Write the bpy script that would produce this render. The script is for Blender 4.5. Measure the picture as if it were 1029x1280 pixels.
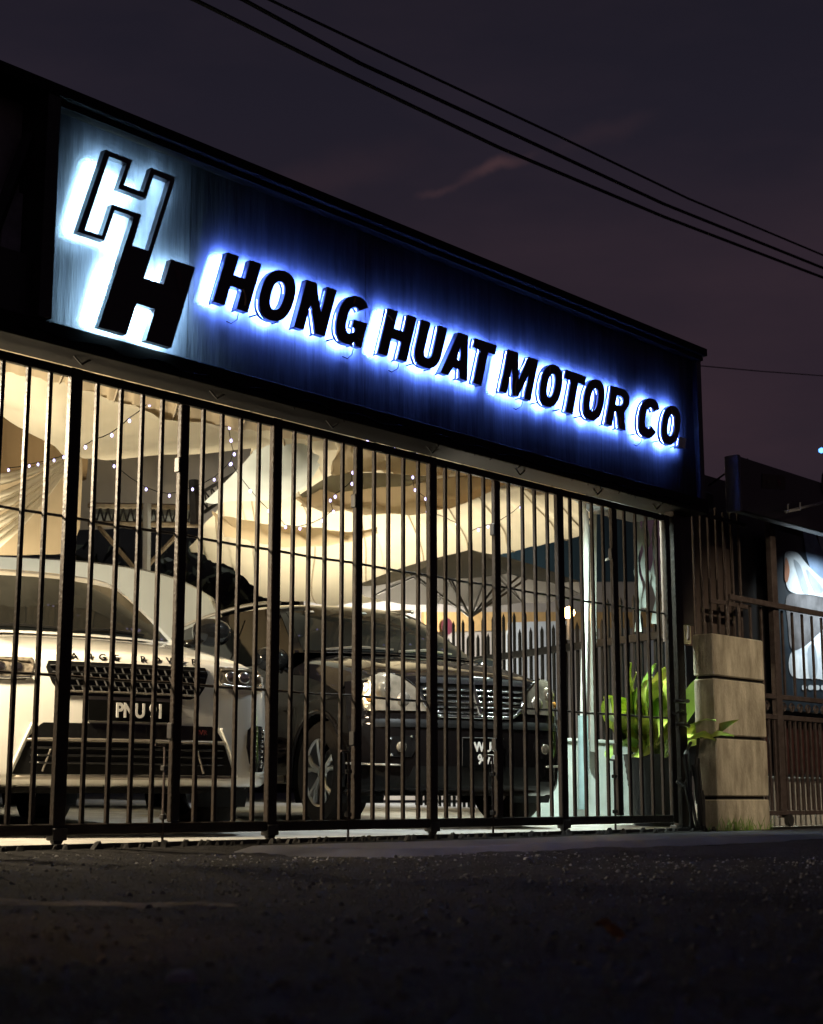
import bpy, bmesh, math, random
from mathutils import Vector, Matrix
random.seed(7)
for o in list(bpy.data.objects): bpy.data.objects.remove(o)
S = bpy.context.scene
COL = S.collection
R = math.radians

# ------------------------------------------------------------------ camera
F_PX, PITCH, YAW, CH, CD = 1929.82, 0.1833097, 0.7254123, 0.22347, 6.16
W_PX, H_PX = 1029.0, 1280.0
FW = Vector((math.cos(YAW)*math.cos(PITCH), math.sin(YAW)*math.cos(PITCH), math.sin(PITCH)))
RT = FW.cross(Vector((0, 0, 1))).normalized()
UP = RT.cross(FW)
CAM = Vector((0, -CD, CH))
cd = bpy.data.cameras.new('camera'); cam = bpy.data.objects.new('camera', cd); COL.objects.link(cam)
cam.matrix_world = Matrix(((RT.x, UP.x, -FW.x, CAM.x), (RT.y, UP.y, -FW.y, CAM.y), (RT.z, UP.z, -FW.z, CAM.z), (0, 0, 0, 1)))
cd.sensor_fit = 'VERTICAL'; cd.sensor_height = 24; cd.sensor_width = 19.3
cd.lens = F_PX/H_PX*24
cd.clip_start = 0.05; cd.clip_end = 3000
cd.dof.use_dof = True; cd.dof.focus_distance = 9.6; cd.dof.aperture_fstop = 3.2
S.camera = cam

# ------------------------------------------------------------------ world (night sky with city glow)
w = bpy.data.worlds.new('World'); S.world = w; w.use_nodes = True
nt = w.node_tree; nt.nodes.clear()
def N(t, **k):
    n = nt.nodes.new(t)
    for a, b in k.items(): setattr(n, a, b)
    return n
out = N('ShaderNodeOutputWorld'); bg = N('ShaderNodeBackground')
tc = N('ShaderNodeTexCoord'); sep = N('ShaderNodeSeparateXYZ')
nt.links.new(tc.outputs['Generated'], sep.inputs[0])
ramp = N('ShaderNodeValToRGB')
e = ramp.color_ramp.elements
e[0].position = 0.0; e[0].color = (.038, .022, .026, 1)
e[1].position = 1.0; e[1].color = (.006, .006, .010, 1)
for p, c in ((.12, (.034, .0205, .0262, 1)), (.26, (.0245, .0165, .0238, 1)), (.42, (.0165, .0136, .0215, 1)), (.6, (.0090, .0085, .0140, 1))):
    x = e.new(p); x.color = c
nt.links.new(sep.outputs['Z'], ramp.inputs[0])
noi = N('ShaderNodeTexNoise'); noi.inputs['Scale'].default_value = 3.2; noi.inputs['Detail'].default_value = 5; noi.inputs['Roughness'].default_value = .55
mp = N('ShaderNodeMapping'); mp.inputs['Scale'].default_value = (1, 1, 3.2); mp.inputs['Location'].default_value = (.35, .1, .2)
nt.links.new(tc.outputs['Generated'], mp.inputs[0]); nt.links.new(mp.outputs[0], noi.inputs['Vector'])
cr = N('ShaderNodeValToRGB'); cr.color_ramp.elements[0].position = .40; cr.color_ramp.elements[1].position = .80
cr.color_ramp.elements[0].color = (.86, .88, .93, 1); cr.color_ramp.elements[1].color = (1.5, 1.3, 1.22, 1)
nt.links.new(noi.outputs[0], cr.inputs[0])
mul = N('ShaderNodeMix', data_type='RGBA', blend_type='MULTIPLY'); mul.inputs[0].default_value = 1
nt.links.new(ramp.outputs[0], mul.inputs[6]); nt.links.new(cr.outputs[0], mul.inputs[7])
cdir = (FW*F_PX + RT*(618-W_PX/2) + UP*(H_PX/2-208)).normalized()
def cloud(direction, size, amount, prev, seed):
    vm = N('ShaderNodeVectorMath', operation='SUBTRACT'); vm.inputs[1].default_value = direction
    nt.links.new(tc.outputs['Generated'], vm.inputs[0])
    wn = N('ShaderNodeTexNoise'); wn.inputs['Scale'].default_value = 34; wn.inputs['Detail'].default_value = 6
    nt.links.new(tc.outputs['Generated'], wn.inputs['Vector'])
    wm = N('ShaderNodeVectorMath', operation='MULTIPLY_ADD'); wm.inputs[1].default_value = (.022, .022, .016); nt.links.new(wn.outputs['Color'], wm.inputs[0]); nt.links.new(vm.outputs[0], wm.inputs[2])
    sc_ = N('ShaderNodeVectorMath', operation='SUBTRACT'); sc_.inputs[1].default_value = (.011, .011, .008); nt.links.new(wm.outputs[0], sc_.inputs[0])
    # flattened and tilted like the streak in the photograph
    s2 = N('ShaderNodeVectorMath', operation='DOT_PRODUCT'); s2.inputs[1].default_value = tuple((RT*.93+UP*.30).normalized()); nt.links.new(sc_.outputs[0], s2.inputs[0])
    s3 = N('ShaderNodeVectorMath', operation='DOT_PRODUCT'); s3.inputs[1].default_value = tuple((UP*.93-RT*.30).normalized()); nt.links.new(sc_.outputs[0], s3.inputs[0])
    m1 = N('ShaderNodeMath', operation='DIVIDE'); m1.inputs[1].default_value = size; nt.links.new(s2.outputs['Value'], m1.inputs[0])
    m2 = N('ShaderNodeMath', operation='DIVIDE'); m2.inputs[1].default_value = size*.20; nt.links.new(s3.outputs['Value'], m2.inputs[0])
    cb = N('ShaderNodeCombineXYZ'); nt.links.new(m1.outputs[0], cb.inputs[0]); nt.links.new(m2.outputs[0], cb.inputs[1])
    ln = N('ShaderNodeVectorMath', operation='LENGTH'); nt.links.new(cb.outputs[0], ln.inputs[0])
    mr = N('ShaderNodeMapRange', interpolation_type='SMOOTHSTEP'); mr.inputs[1].default_value = 1.0; mr.inputs[2].default_value = 0.0; mr.inputs[4].default_value = amount
    nt.links.new(ln.outputs['Value'], mr.inputs[0])
    ad = N('ShaderNodeMix', data_type='RGBA', blend_type='ADD'); ad.inputs[7].default_value = (.040, .017, .014, 1)
    nt.links.new(mr.outputs[0], ad.inputs[0]); nt.links.new(prev, ad.inputs[6]); return ad.outputs[2]
base_sky = cloud(cdir, .034, .85, mul.outputs[2], 0)
base_sky = cloud((FW*F_PX + RT*(545-W_PX/2) + UP*(H_PX/2-236)).normalized(), .022, .4, base_sky, 1)
base_sky = cloud((FW*F_PX + RT*(400-W_PX/2) + UP*(H_PX/2-225)).normalized(), .10, .18, base_sky, 2)
base_sky = cloud((FW*F_PX + RT*(760-W_PX/2) + UP*(H_PX/2-165)).normalized(), .045, .16, base_sky, 3)
sky = N('ShaderNodeTexSky', sky_type='NISHITA'); sky.sun_disc = False; sky.sun_elevation = R(-6); sky.sun_rotation = R(60)
add = N('ShaderNodeMix', data_type='RGBA', blend_type='ADD'); add.inputs[0].default_value = .02
nt.links.new(base_sky, add.inputs[6]); nt.links.new(sky.outputs[0], add.inputs[7])
nt.links.new(add.outputs[2], bg.inputs['Color']); bg.inputs['Strength'].default_value = 1.0
nt.links.new(bg.outputs[0], out.inputs[0])
S.view_settings.view_transform = 'Standard'; S.view_settings.look = 'None'
S.view_settings.exposure = 0; S.view_settings.gamma = 1; S.view_settings.use_curve_mapping = False
S.render.engine = 'CYCLES'
S.cycles.use_denoising = True; S.cycles.sample_clamp_indirect = 6; S.cycles.max_bounces = 6

# ------------------------------------------------------------------ helpers
def at(x, y, Y):
    """photo pixel -> point on the vertical plane at depth Y (facade-parallel)"""
    d = FW*F_PX + RT*(x-W_PX/2) + UP*(H_PX/2-y)
    return CAM + d*((Y+CD)/d.y)
def FZ(Y): return 0.02*max(0.0, Y-.4)          # the yard rises gently away from the gate

def mat(name, col, rough=.6, metal=0., var=.18, scale=9., bump=.0, coat=0., spec=.5, bscale=None, stretch=None, dirt=None, emit=None, es=0.):
    m = bpy.data.materials.new(name); m.use_nodes = True
    t = m.node_tree; b = t.nodes['Principled BSDF']
    b.inputs['Roughness'].default_value = rough; b.inputs['Metallic'].default_value = metal
    b.inputs['Coat Weight'].default_value = coat; b.inputs['Coat Roughness'].default_value = .03
    b.inputs['Specular IOR Level'].default_value = spec
    tcn = t.nodes.new('ShaderNodeTexCoord'); vec = tcn.outputs['Object']
    if stretch:
        mpn = t.nodes.new('ShaderNodeMapping'); mpn.inputs['Scale'].default_value = stretch
        t.links.new(vec, mpn.inputs[0]); vec = mpn.outputs[0]
    n = t.nodes.new('ShaderNodeTexNoise'); n.inputs['Scale'].default_value = scale; n.inputs['Detail'].default_value = 6; n.inputs['Roughness'].default_value = .6
    t.links.new(vec, n.inputs['Vector'])
    r = t.nodes.new('ShaderNodeValToRGB'); r.color_ramp.elements[0].position = .3; r.color_ramp.elements[1].position = .7
    d = dirt or tuple(c*(1-var) for c in col)
    r.color_ramp.elements[0].color = (*d, 1); r.color_ramp.elements[1].color = (*[min(1, c*(1+var*.5)) for c in col], 1)
    t.links.new(n.outputs[0], r.inputs[0]); t.links.new(r.outputs[0], b.inputs['Base Color'])
    if bump:
        n2 = t.nodes.new('ShaderNodeTexNoise'); n2.inputs['Scale'].default_value = bscale or scale*6; n2.inputs['Detail'].default_value = 4
        t.links.new(vec, n2.inputs['Vector'])
        bp = t.nodes.new('ShaderNodeBump'); bp.inputs['Strength'].default_value = bump; bp.inputs['Distance'].default_value = .02
        t.links.new(n2.outputs[0], bp.inputs['Height']); t.links.new(bp.outputs[0], b.inputs['Normal'])
    if emit:
        b.inputs['Emission Color'].default_value = (*emit, 1); b.inputs['Emission Strength'].default_value = es
    return m

class MB:
    def __init__(s): s.v = []; s.f = []; s.smooth = False
    def add(s, vs, fs):
        o = len(s.v); s.v += [tuple(v) for v in vs]; s.f += [tuple(i+o for i in f) for f in fs]; return s
    def box(s, x0, x1, y0, y1, z0, z1):
        return s.add([(x0,y0,z0),(x1,y0,z0),(x1,y1,z0),(x0,y1,z0),(x0,y0,z1),(x1,y0,z1),(x1,y1,z1),(x0,y1,z1)],
                     [(0,3,2,1),(4,5,6,7),(0,1,5,4),(1,2,6,5),(2,3,7,6),(3,0,4,7)])
    def bbox(s, x0, x1, y0, y1, z0, z1, b=.004):
        """box with chamfered vertical + top edges"""
        def ring(i, z): return [(x0+i+b,y0+i,z),(x1-i-b,y0+i,z),(x1-i,y0+i+b,z),(x1-i,y1-i-b,z),(x1-i-b,y1-i,z),(x0+i+b,y1-i,z),(x0+i,y1-i-b,z),(x0+i,y0+i+b,z)]
        vs = ring(b, z0)+ring(0, z0+b)+ring(0, z1-b)+ring(b, z1)
        fs = [tuple(range(7, -1, -1)), tuple(range(24, 32))]
        for k in range(3):
            for i in range(8): fs.append((k*8+i, k*8+(i+1)%8, k*8+8+(i+1)%8, k*8+8+i))
        return s.add(vs, fs)
    def tube(s, pts, r, n=8, cap=True):
        pts = [Vector(p) for p in pts]; rs = r if isinstance(r, (list, tuple)) else [r]*len(pts)
        vs = []; prev = None
        for i, p in enumerate(pts):
            t = (pts[min(i+1, len(pts)-1)]-pts[max(i-1, 0)]).normalized()
            a = prev if prev is not None else (Vector((0,0,1)) if abs(t.z) < .9 else Vector((1,0,0)))
            u = (a - t*a.dot(t)).normalized(); prev = u; v = t.cross(u)
            for k in range(n):
                an = 2*math.pi*k/n; vs.append(p+u*math.cos(an)*rs[i]+v*math.sin(an)*rs[i])
        fs = []
        for i in range(len(pts)-1):
            for k in range(n): fs.append((i*n+k, i*n+(k+1)%n, (i+1)*n+(k+1)%n, (i+1)*n+k))
        if cap: fs += [tuple(range(n-1, -1, -1)), tuple(range((len(pts)-1)*n, len(pts)*n))]
        return s.add(vs, fs)
    def lathe(s, prof, n=28, axis='z', c=(0,0,0)):
        """prof: (radius, height) list"""
        vs = []
        for r, h in prof:
            for k in range(n):
                a = 2*math.pi*k/n; x, y = r*math.cos(a), r*math.sin(a)
                p = (x, y, h) if axis == 'z' else ((h, x, y) if axis == 'x' else (x, h, y))
                vs.append((p[0]+c[0], p[1]+c[1], p[2]+c[2]))
        fs = []
        for i in range(len(prof)-1):
            for k in range(n): fs.append((i*n+k, i*n+(k+1)%n, (i+1)*n+(k+1)%n, (i+1)*n+k))
        return s.add(vs, fs)
    def grid(s, rows, closed=False):
        m = len(rows[0]); vs = [p for r in rows for p in r]; fs = []
        for i in range(len(rows)-1):
            for j in range(m if closed else m-1): fs.append((i*m+j, i*m+(j+1)%m, (i+1)*m+(j+1)%m, (i+1)*m+j))
        return s.add(vs, fs)
    def xf(s, M):
        s.v = [tuple(M @ Vector(v)) for v in s.v]; return s
    def sub(s, loc):
        s.v = [(v[0]-loc[0], v[1]-loc[1], v[2]-loc[2]) for v in s.v]; return s

def build(name, mb, m, parent=None, smooth=False, merge=False, angle=None):
    me = bpy.data.meshes.new(name); me.from_pydata(mb.v, [], mb.f); me.validate()
    if merge:
        bm = bmesh.new(); bm.from_mesh(me); bmesh.ops.remove_doubles(bm, verts=bm.verts, dist=.0008)
        bmesh.ops.recalc_face_normals(bm, faces=bm.faces); bm.to_mesh(me); bm.free()
    me.materials.append(m)
    if getattr(mb, 'uv', None) and len(mb.uv) == len(me.vertices):
        uvl = me.uv_layers.new(name='UVMap')
        for l in me.loops: uvl.data[l.index].uv = mb.uv[l.vertex_index]
    if smooth:
        me.polygons.foreach_set('use_smooth', [True]*len(me.polygons))
        if angle: me.set_sharp_from_angle(angle=R(angle))
    o = bpy.data.objects.new(name, me); COL.objects.link(o)
    if parent is not None: o.parent = parent
    return o
def link_copy(o, parent):
    c = o.copy(); COL.objects.link(c); c.parent = parent; return c
def tag(o, label=None, cat=None, group=None, kind=None):
    if label: o['label'] = label
    if cat: o['category'] = cat
    if group: o['group'] = group
    if kind: o['kind'] = kind
    return o
def thing(name, label, cat, loc=(0,0,0), rz=0., group=None):
    o = bpy.data.objects.new(name, None); COL.objects.link(o); o.location = loc; o.rotation_euler = (0,0,rz)
    o.empty_display_size = .2
    return tag(o, label, cat, group)
def wpart(name, mb, m, parent, root, **k):
    """mesh given in world coordinates, parented to a thing that is only translated"""
    return build(name, mb.sub(root.location), m, parent, **k)

def outline_mesh(polys, depth, offset=0.):
    """2-D outlines (outer + holes) in (x, z) -> mesh data in the XZ plane, front at y=0, back at y=depth"""
    cu = bpy.data.curves.new('outline', 'CURVE'); cu.dimensions = '2D'; cu.fill_mode = 'BOTH'; cu.extrude = depth/2; cu.offset = offset
    for p in polys:
        sp = cu.splines.new('POLY'); sp.points.add(len(p)-1); sp.use_cyclic_u = True
        for q, (x, z) in zip(sp.points, p): q.co = (x, z, 0, 1)
    return curve_mesh(cu, depth)
def curve_mesh(cu, depth):
    o = bpy.data.objects.new('tmp', cu); COL.objects.link(o)
    dg = bpy.context.evaluated_depsgraph_get(); dg.update()
    me = bpy.data.meshes.new_from_object(o.evaluated_get(dg))
    bpy.data.objects.remove(o); bpy.data.curves.remove(cu)
    mb = MB()
    mb.add([(v.co.x, depth/2-v.co.z, v.co.y) for v in me.vertices], [tuple(p.vertices) for p in me.polygons])
    bpy.data.meshes.remove(me)
    return mb
def text_mesh(txt, size, depth, bold=0., xs=1.):
    cu = bpy.data.curves.new('txt', 'FONT'); cu.body = txt; cu.size = size; cu.extrude = depth/2; cu.offset = bold; cu.align_x = 'CENTER'; cu.resolution_u = 4
    mb = curve_mesh(cu, depth)
    mb.v = [(v[0]*xs, v[1], v[2]) for v in mb.v]
    return mb

def lamp(name, typ, loc, target, power, col, size=.3, size_y=None, spread=None, spot=None, blend=.5):
    l = bpy.data.lights.new(name, typ); l.energy = power; l.color = col
    if typ == 'AREA':
        l.size = size
        if size_y: l.shape = 'RECTANGLE'; l.size_y = size_y
        if spread: l.spread = R(spread)
    else:
        l.shadow_soft_size = size
        if typ == 'SPOT': l.spot_size = R(spot); l.spot_blend = blend
    o = bpy.data.objects.new(name, l); COL.objects.link(o); o.location = loc
    if target is not None: o.rotation_euler = (Vector(target)-Vector(loc)).to_track_quat('-Z', 'Y').to_euler()
    return o

# ------------------------------------------------------------------ materials
M = {}
M['road'] = mat('asphalt', (.036, .034, .033), .85, var=.3, scale=42, bump=1.0, bscale=90, spec=.08, dirt=(.005, .005, .005))
M['road_patch'] = mat('asphalt_smooth', (.050, .049, .051), .6, var=.3, scale=6, bump=.25, bscale=140, spec=.25)
M['concrete'] = mat('yard_concrete', (.36, .35, .32), .8, var=.4, scale=3, bump=.3, bscale=60)
M['blackmetal'] = mat('black_gate_paint', (.013, .011, .010), .5, var=.5, scale=9, bump=.3, dirt=(.027, .018, .012), spec=.3)  # brown mottling is rust with warm glints painted in
M['steel'] = mat('dark_steel', (.03, .028, .027), .5, var=.4, scale=15)
M['rustmetal'] = mat('rusty_paint', (.062, .046, .041), .75, var=.6, scale=18, bump=.25, dirt=(.035, .02, .016))
M['signpanel'] = mat('black_sign_vinyl', (.042, .046, .060), .7, var=.5, scale=5.5, bump=.35, bscale=7, spec=.2, stretch=(3.2, 1, .35))
M['letter'] = mat('gloss_black_letter', (.016, .013, .018), .3, var=.9, scale=3.0, dirt=(.030, .008, .009), spec=.5)  # maroon mottling: rust-red wear plus painted reddish reflections
M['letter_side'] = mat('letter_return', (.03, .03, .033), .35, var=.3)
def led_glow_mat():
    m = mat('painted_led_glow', (.22, .25, .29), .55, var=.35, scale=5, stretch=(4, 1, .6))  # pale feathered colour standing in for LED glow on the panel
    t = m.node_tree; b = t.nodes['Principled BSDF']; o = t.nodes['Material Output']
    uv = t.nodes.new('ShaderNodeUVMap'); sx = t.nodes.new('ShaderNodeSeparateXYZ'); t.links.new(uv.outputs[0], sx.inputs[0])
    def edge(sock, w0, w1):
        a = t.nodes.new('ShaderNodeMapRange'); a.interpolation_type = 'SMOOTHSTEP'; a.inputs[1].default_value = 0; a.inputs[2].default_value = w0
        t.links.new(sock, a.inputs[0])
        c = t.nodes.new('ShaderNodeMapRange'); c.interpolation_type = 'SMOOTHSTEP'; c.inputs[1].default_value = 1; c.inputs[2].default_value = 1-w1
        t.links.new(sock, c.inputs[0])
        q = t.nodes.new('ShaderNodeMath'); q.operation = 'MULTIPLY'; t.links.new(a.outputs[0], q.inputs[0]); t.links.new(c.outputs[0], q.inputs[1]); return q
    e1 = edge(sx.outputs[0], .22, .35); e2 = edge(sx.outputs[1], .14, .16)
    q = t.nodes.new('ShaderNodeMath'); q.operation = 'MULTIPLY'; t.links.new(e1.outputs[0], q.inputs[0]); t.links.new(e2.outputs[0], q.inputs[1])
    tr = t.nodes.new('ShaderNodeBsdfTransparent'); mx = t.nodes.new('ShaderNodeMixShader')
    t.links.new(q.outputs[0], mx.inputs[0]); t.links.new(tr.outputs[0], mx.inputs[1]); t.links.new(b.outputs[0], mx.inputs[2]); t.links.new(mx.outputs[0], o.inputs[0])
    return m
M['led_glow'] = led_glow_mat()
M['beam'] = mat('near_black_beam', (.009, .007, .006), .7, var=.6, scale=6, spec=.15)  # near-black beam colour
M['cable'] = mat('black_cable', (.004, .004, .0045), .8, spec=.1)
M['whitepaint'] = mat('white_paint', (.66, .68, .66), .5, var=.15, scale=5)
M['planter'] = mat('white_planter_paint', (.60, .66, .62), .6, var=.22, scale=4, bump=.1)
M['greyfab'] = mat('grey_fabric', (.055, .05, .045), .85, var=.3, scale=3)

def led_mat(name, col, s):
    m = bpy.data.materials.new(name); m.use_nodes = True
    b = m.node_tree.nodes['Principled BSDF']; b.inputs['Base Color'].default_value = (.5, .5, .5, 1)
    b.inputs['Emission Color'].default_value = (*col, 1); b.inputs['Emission Strength'].default_value = s
    return m
M['led_blue'] = led_mat('blue_led', (.13, .25, 1.0), 720)
M['led_white'] = led_mat('cool_white_led', (.46, .78, 1.0), 165)
M['bulb'] = led_mat('violet_bulb', (.52, .46, 1.0), 3.2)
M['warm_bulb'] = led_mat('warm_bulb', (1.0, .55, .20), 45)

def cloth_mat(name, col, trans=.25):
    m = mat(name, col, .9, var=.12, scale=1.4, bump=.18, bscale=5, spec=.1)
    t = m.node_tree; b = t.nodes['Principled BSDF']; o = t.nodes['Material Output']
    tr = t.nodes.new('ShaderNodeBsdfTranslucent'); tr.inputs['Color'].default_value = (*col, 1)
    mx = t.nodes.new('ShaderNodeMixShader'); mx.inputs[0].default_value = trans
    t.links.new(b.outputs[0], mx.inputs[1]); t.links.new(tr.outputs[0], mx.inputs[2]); t.links.new(mx.outputs[0], o.inputs[0])
    return m
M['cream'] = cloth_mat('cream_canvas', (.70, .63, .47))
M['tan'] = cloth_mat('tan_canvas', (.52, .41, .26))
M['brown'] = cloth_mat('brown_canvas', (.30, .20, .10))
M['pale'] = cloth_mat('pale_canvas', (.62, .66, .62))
M['taupe'] = cloth_mat('shaded_canvas', (.40, .34, .26))  # grey-brown puts the shade of the deep underside into the cloth colour
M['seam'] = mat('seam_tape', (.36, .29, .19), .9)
M['shade'] = cloth_mat('fold_shade_canvas', (.25, .23, .17))  # dark wedge of fold shade put into the cloth colour

# ------------------------------------------------------------------ ground
from mathutils import noise
def road_z(x, y):
    z = -.030 + .012*noise.noise((x*.9, y*.9, 0)) + .009*noise.noise((x*3.1, y*3.1, 4)) + .007*noise.noise((x*11, y*11, 8)) + .004*noise.noise((x*23, y*23, 8))
    z += .014*math.exp(-((y+1.9+.25*noise.noise((x*.5, 3, 0)))/.22)**2)      # worn ridge along the kerb
    z -= .010*math.exp(-((y+2.6+.3*noise.noise((x*.4, 7, 0)))/.2)**2)
    if y > -.5: z += (-.008-z)*min(1, (y+.5)/.3)
    return z
def ground():
    # yard slab
    mb = MB(); rows = []
    for Y in [-.10, -.04, .1, .4, 1, 2, 3, 4.5, 6, 8, 11, 15, 20, 30]:
        rows.append([(X, Y, FZ(Y)) for X in [-20, 0, 2, 3, 4, 5, 6, 7, 8, 9, 10, 12, 14, 17, 20, 30, 45]])
    mb.grid(rows)
    mb.box(-20, 10.0, -.10, -.098, -.06, 0)
    tag(build('yard_floor', mb, M['concrete']), kind='structure')
    # base ground to the horizon
    mb = MB().grid([[(x, y, -.06) for x in (-400, 400, 1200)] for y in (-400, 400, 1500)])
    tag(build('ground', mb, M['road']), kind='structure')
    # road sheet, fine and uneven in front of the camera
    from mathutils import noise
    rows = []
    ys = [-6.4 + i*.04 for i in range(158)]
    xs = [-.3 + i*.04 for i in range(330)]
    for y in ys:
        row = []
        for x in xs:
            z = road_z(x, y)
            row.append((x, y, z))
        rows.append(row)
    tag(build('road', MB().grid(rows), M['road'], smooth=True), kind='structure')
    # smooth trench patch in front of the gate
    rows = []
    for i in range(9):
        y = -1.55 + i*.14
        rows.append([(x, y + .10*noise.noise((x*.8, i*.2, 2)), -.002 + .004*noise.noise((x*1.3, y*2, 1)) + (-.03 if i in (0, 8) else 0)) for x in [5 + k*.15 for k in range(46)]])
        for q in (0, -1): rows[-1][q] = (rows[-1][q][0], rows[-1][q][1], -.05)
    tag(build('asphalt_patch', MB().grid(rows), M['road_patch'], smooth=True), kind='structure')
    # steel track in the ground under the gate
    mb = MB().box(2.5, 10.0, -.135, -.105, -.02, .014).box(2.5, 10.0, -.060, -.045, .0, .012)
    tag(build('gate_track', mb, M['steel']), kind='structure')
    # grit and stones
    mb = MB(); rnd = random.Random(3)
    for k in range(5200):
        d = 1.6 + 5.6*rnd.random()**.8; a = YAW + (rnd.random()-.5)*.62
        x, y = d*math.cos(a), -CD + d*math.sin(a)
        if y > -.3 : continue
        r = .002 + .009*rnd.random()**4
        an = rnd.random()*6
        zb_ = road_z(x, y)
        vs = [(x+r*math.cos(an+j*1.257)*(.7+.6*rnd.random()), y+r*math.sin(an+j*1.257)*(.7+.6*rnd.random()), zb_-.002) for j in range(5)]
        vs += [(x+r*.55*math.cos(an+j*2.1), y+r*.55*math.sin(an+j*2.1), zb_+r*(.25+.6*rnd.random())) for j in range(3)]
        mb.add(vs, [(0,1,5),(1,2,6,5),(2,3,6),(3,4,7,6),(4,0,5,7),(5,6,7)])
    tag(build('gravel', mb, mat('grit', (.22, .215, .21), .8, var=.5, scale=30)), kind='stuff')
    # broken clods along the gate track
    mb = MB()
    for k in range(150):
        x = 4 + 6.2*rnd.random(); y = -.15 - .10*rnd.random()**2; r = .008 + .022*rnd.random()**2; an = rnd.random()*6
        vs = [(x+r*1.3*math.cos(an+j*1.257)*(.7+.6*rnd.random()), y+r*math.sin(an+j*1.257), -.01) for j in range(5)]
        vs += [(x+r*.6*math.cos(an+j*2.1), y+r*.5*math.sin(an+j*2.1), r*(.6+.5*rnd.random())) for j in range(3)]
        mb.add(vs, [(0,1,5),(1,2,6,5),(2,3,6),(3,4,7,6),(4,0,5,7),(5,6,7)])
    tag(build('rubble', mb, mat('asphalt_crumbs', (.03, .028, .025), .9, var=.4)), kind='stuff')
ground()

# ------------------------------------------------------------------ sign board
SY = -.10      # panel face
def arc(cx, cz, rx, rz, a0, a1, n):
    return [(cx+rx*math.copysign(abs(math.cos(R(a0+(a1-a0)*i/n)))**.86, math.cos(R(a0+(a1-a0)*i/n))), cz+rz*math.copysign(abs(math.sin(R(a0+(a1-a0)*i/n)))**.86, math.sin(R(a0+(a1-a0)*i/n)))) for i in range(n+1)]
ST, HT = .084, .30
def glyph(c, w):
    h = HT; s = ST; b = .068
    if c == 'H': return [[(0,0),(s,0),(s,h/2-b/2),(w-s,h/2-b/2),(w-s,0),(w,0),(w,h),(w-s,h),(w-s,h/2+b/2),(s,h/2+b/2),(s,h),(0,h)]]
    if c == 'O': return [arc(w/2,h/2,w/2,h/2+.006,0,345,23), arc(w/2,h/2,w/2-s*.93,h/2-.062,0,345,23)]
    if c == 'N': return [[(0,0),(s*.92,0),(s*.92,h*.56),(w-s*.95,0),(w,0),(w,h),(w-s*.92,h),(w-s*.92,h*.45),(s*.95,h),(0,h)]]
    if c == 'U':
        o = arc(w/2,w*.46,w/2,w*.46,180,360,14); i = arc(w/2,w*.46,w/2-s,w*.46-.066,360,180,14)
        return [[(0,h)]+o+[(w,h),(w-s,h)]+i+[(s,h)]]
    if c == 'A': return [[(0,0),(s*.95,0),(w*.5-s*.30,h*.19),(w-s*1.12,h*.19),(w-s*.98,0),(w,0),(w*.5+s*.6,h),(w*.5-s*.55,h)], [(w*.5-s*.14,h*.40),(w*.5+s*.05,h*.74),(w*.5+s*.30,h*.40)]]
    if c == 'T': return [[(w/2-s/2,0),(w/2+s/2,0),(w/2+s/2,h-b),(w,h-b),(w,h),(0,h),(0,h-b),(w/2-s/2,h-b)]]
    if c == 'M': return [[(0,0),(s*.85,0),(s*.85,h*.62),(w/2-s*.36,0),(w/2+s*.36,0),(w-s*.85,h*.62),(w-s*.85,0),(w,0),(w,h),(w-s*1.25,h),(w/2,h*.40),(s*1.25,h),(0,h)]]
    if c == 'R':
        return [[(0,0),(s,0),(s,h*.38),(w*.46,h*.38),(w-s*1.02,0),(w,0),(w*.80,h*.42)]+arc(w*.5,h*.71,w*.47,h*.29,-42,90,10)+[(0,h)],
                [(s,h*.56)]+[(s,h*.80)]+arc(w*.5,h*.68,w*.18,h*.12,90,-90,8)]
    if c == 'C':
        return [arc(w/2,h/2,w/2,h/2+.006,32,328,22)+arc(w/2,h/2,w/2-s*.95,h/2-.064,322,38,18)]
    if c == 'G':
        return [arc(w/2,h/2,w/2,h/2+.006,40,285,18)+[(w-s*.75,.03),(w-s*.6,0),(w,0),(w,h*.53),(w*.54,h*.53),(w*.54,h*.36),(w-s,h*.36),(w-s,h*.27)]+arc(w/2,h/2,w/2-s*.95,h/2-.064,296,46,16)]
    if c == '.': return [[(0,0),(w,0),(w,.075),(0,.075)]]
SHEAR = .315
def film(q, n=22):  # shape of a painted LED glow patch
    """slightly domed four-cornered patch on the panel, its pale colour standing in for LED glow"""
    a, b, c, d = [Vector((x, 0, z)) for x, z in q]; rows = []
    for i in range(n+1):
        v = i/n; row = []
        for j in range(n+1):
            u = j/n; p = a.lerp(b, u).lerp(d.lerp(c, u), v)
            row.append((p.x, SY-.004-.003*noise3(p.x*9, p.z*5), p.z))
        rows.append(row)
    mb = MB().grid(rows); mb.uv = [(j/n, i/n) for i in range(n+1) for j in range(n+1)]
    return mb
def noise3(x, y):
    from mathutils import noise as nn
    return nn.noise((x, y, 2.7))
def returns(polys, ya, yb):
    mb = MB()
    for p in polys:
        q = p+[p[0]]; mb.grid([[(x, ya, z) for x, z in q], [(x, yb, z) for x, z in q]])
    return mb
def sheared(polys, x0, z0): return [[(x0+x+SHEAR*z, z0+z) for x, z in p] for p in polys]

sign = thing('shop_sign', 'long black signboard with back-lit blue block letters above the gate', 'sign', (4.1, 0, 2.38))
def sp(n, mb, m, par=None, **k): return wpart(n, mb, m, par or sign, sign, **k)
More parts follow.
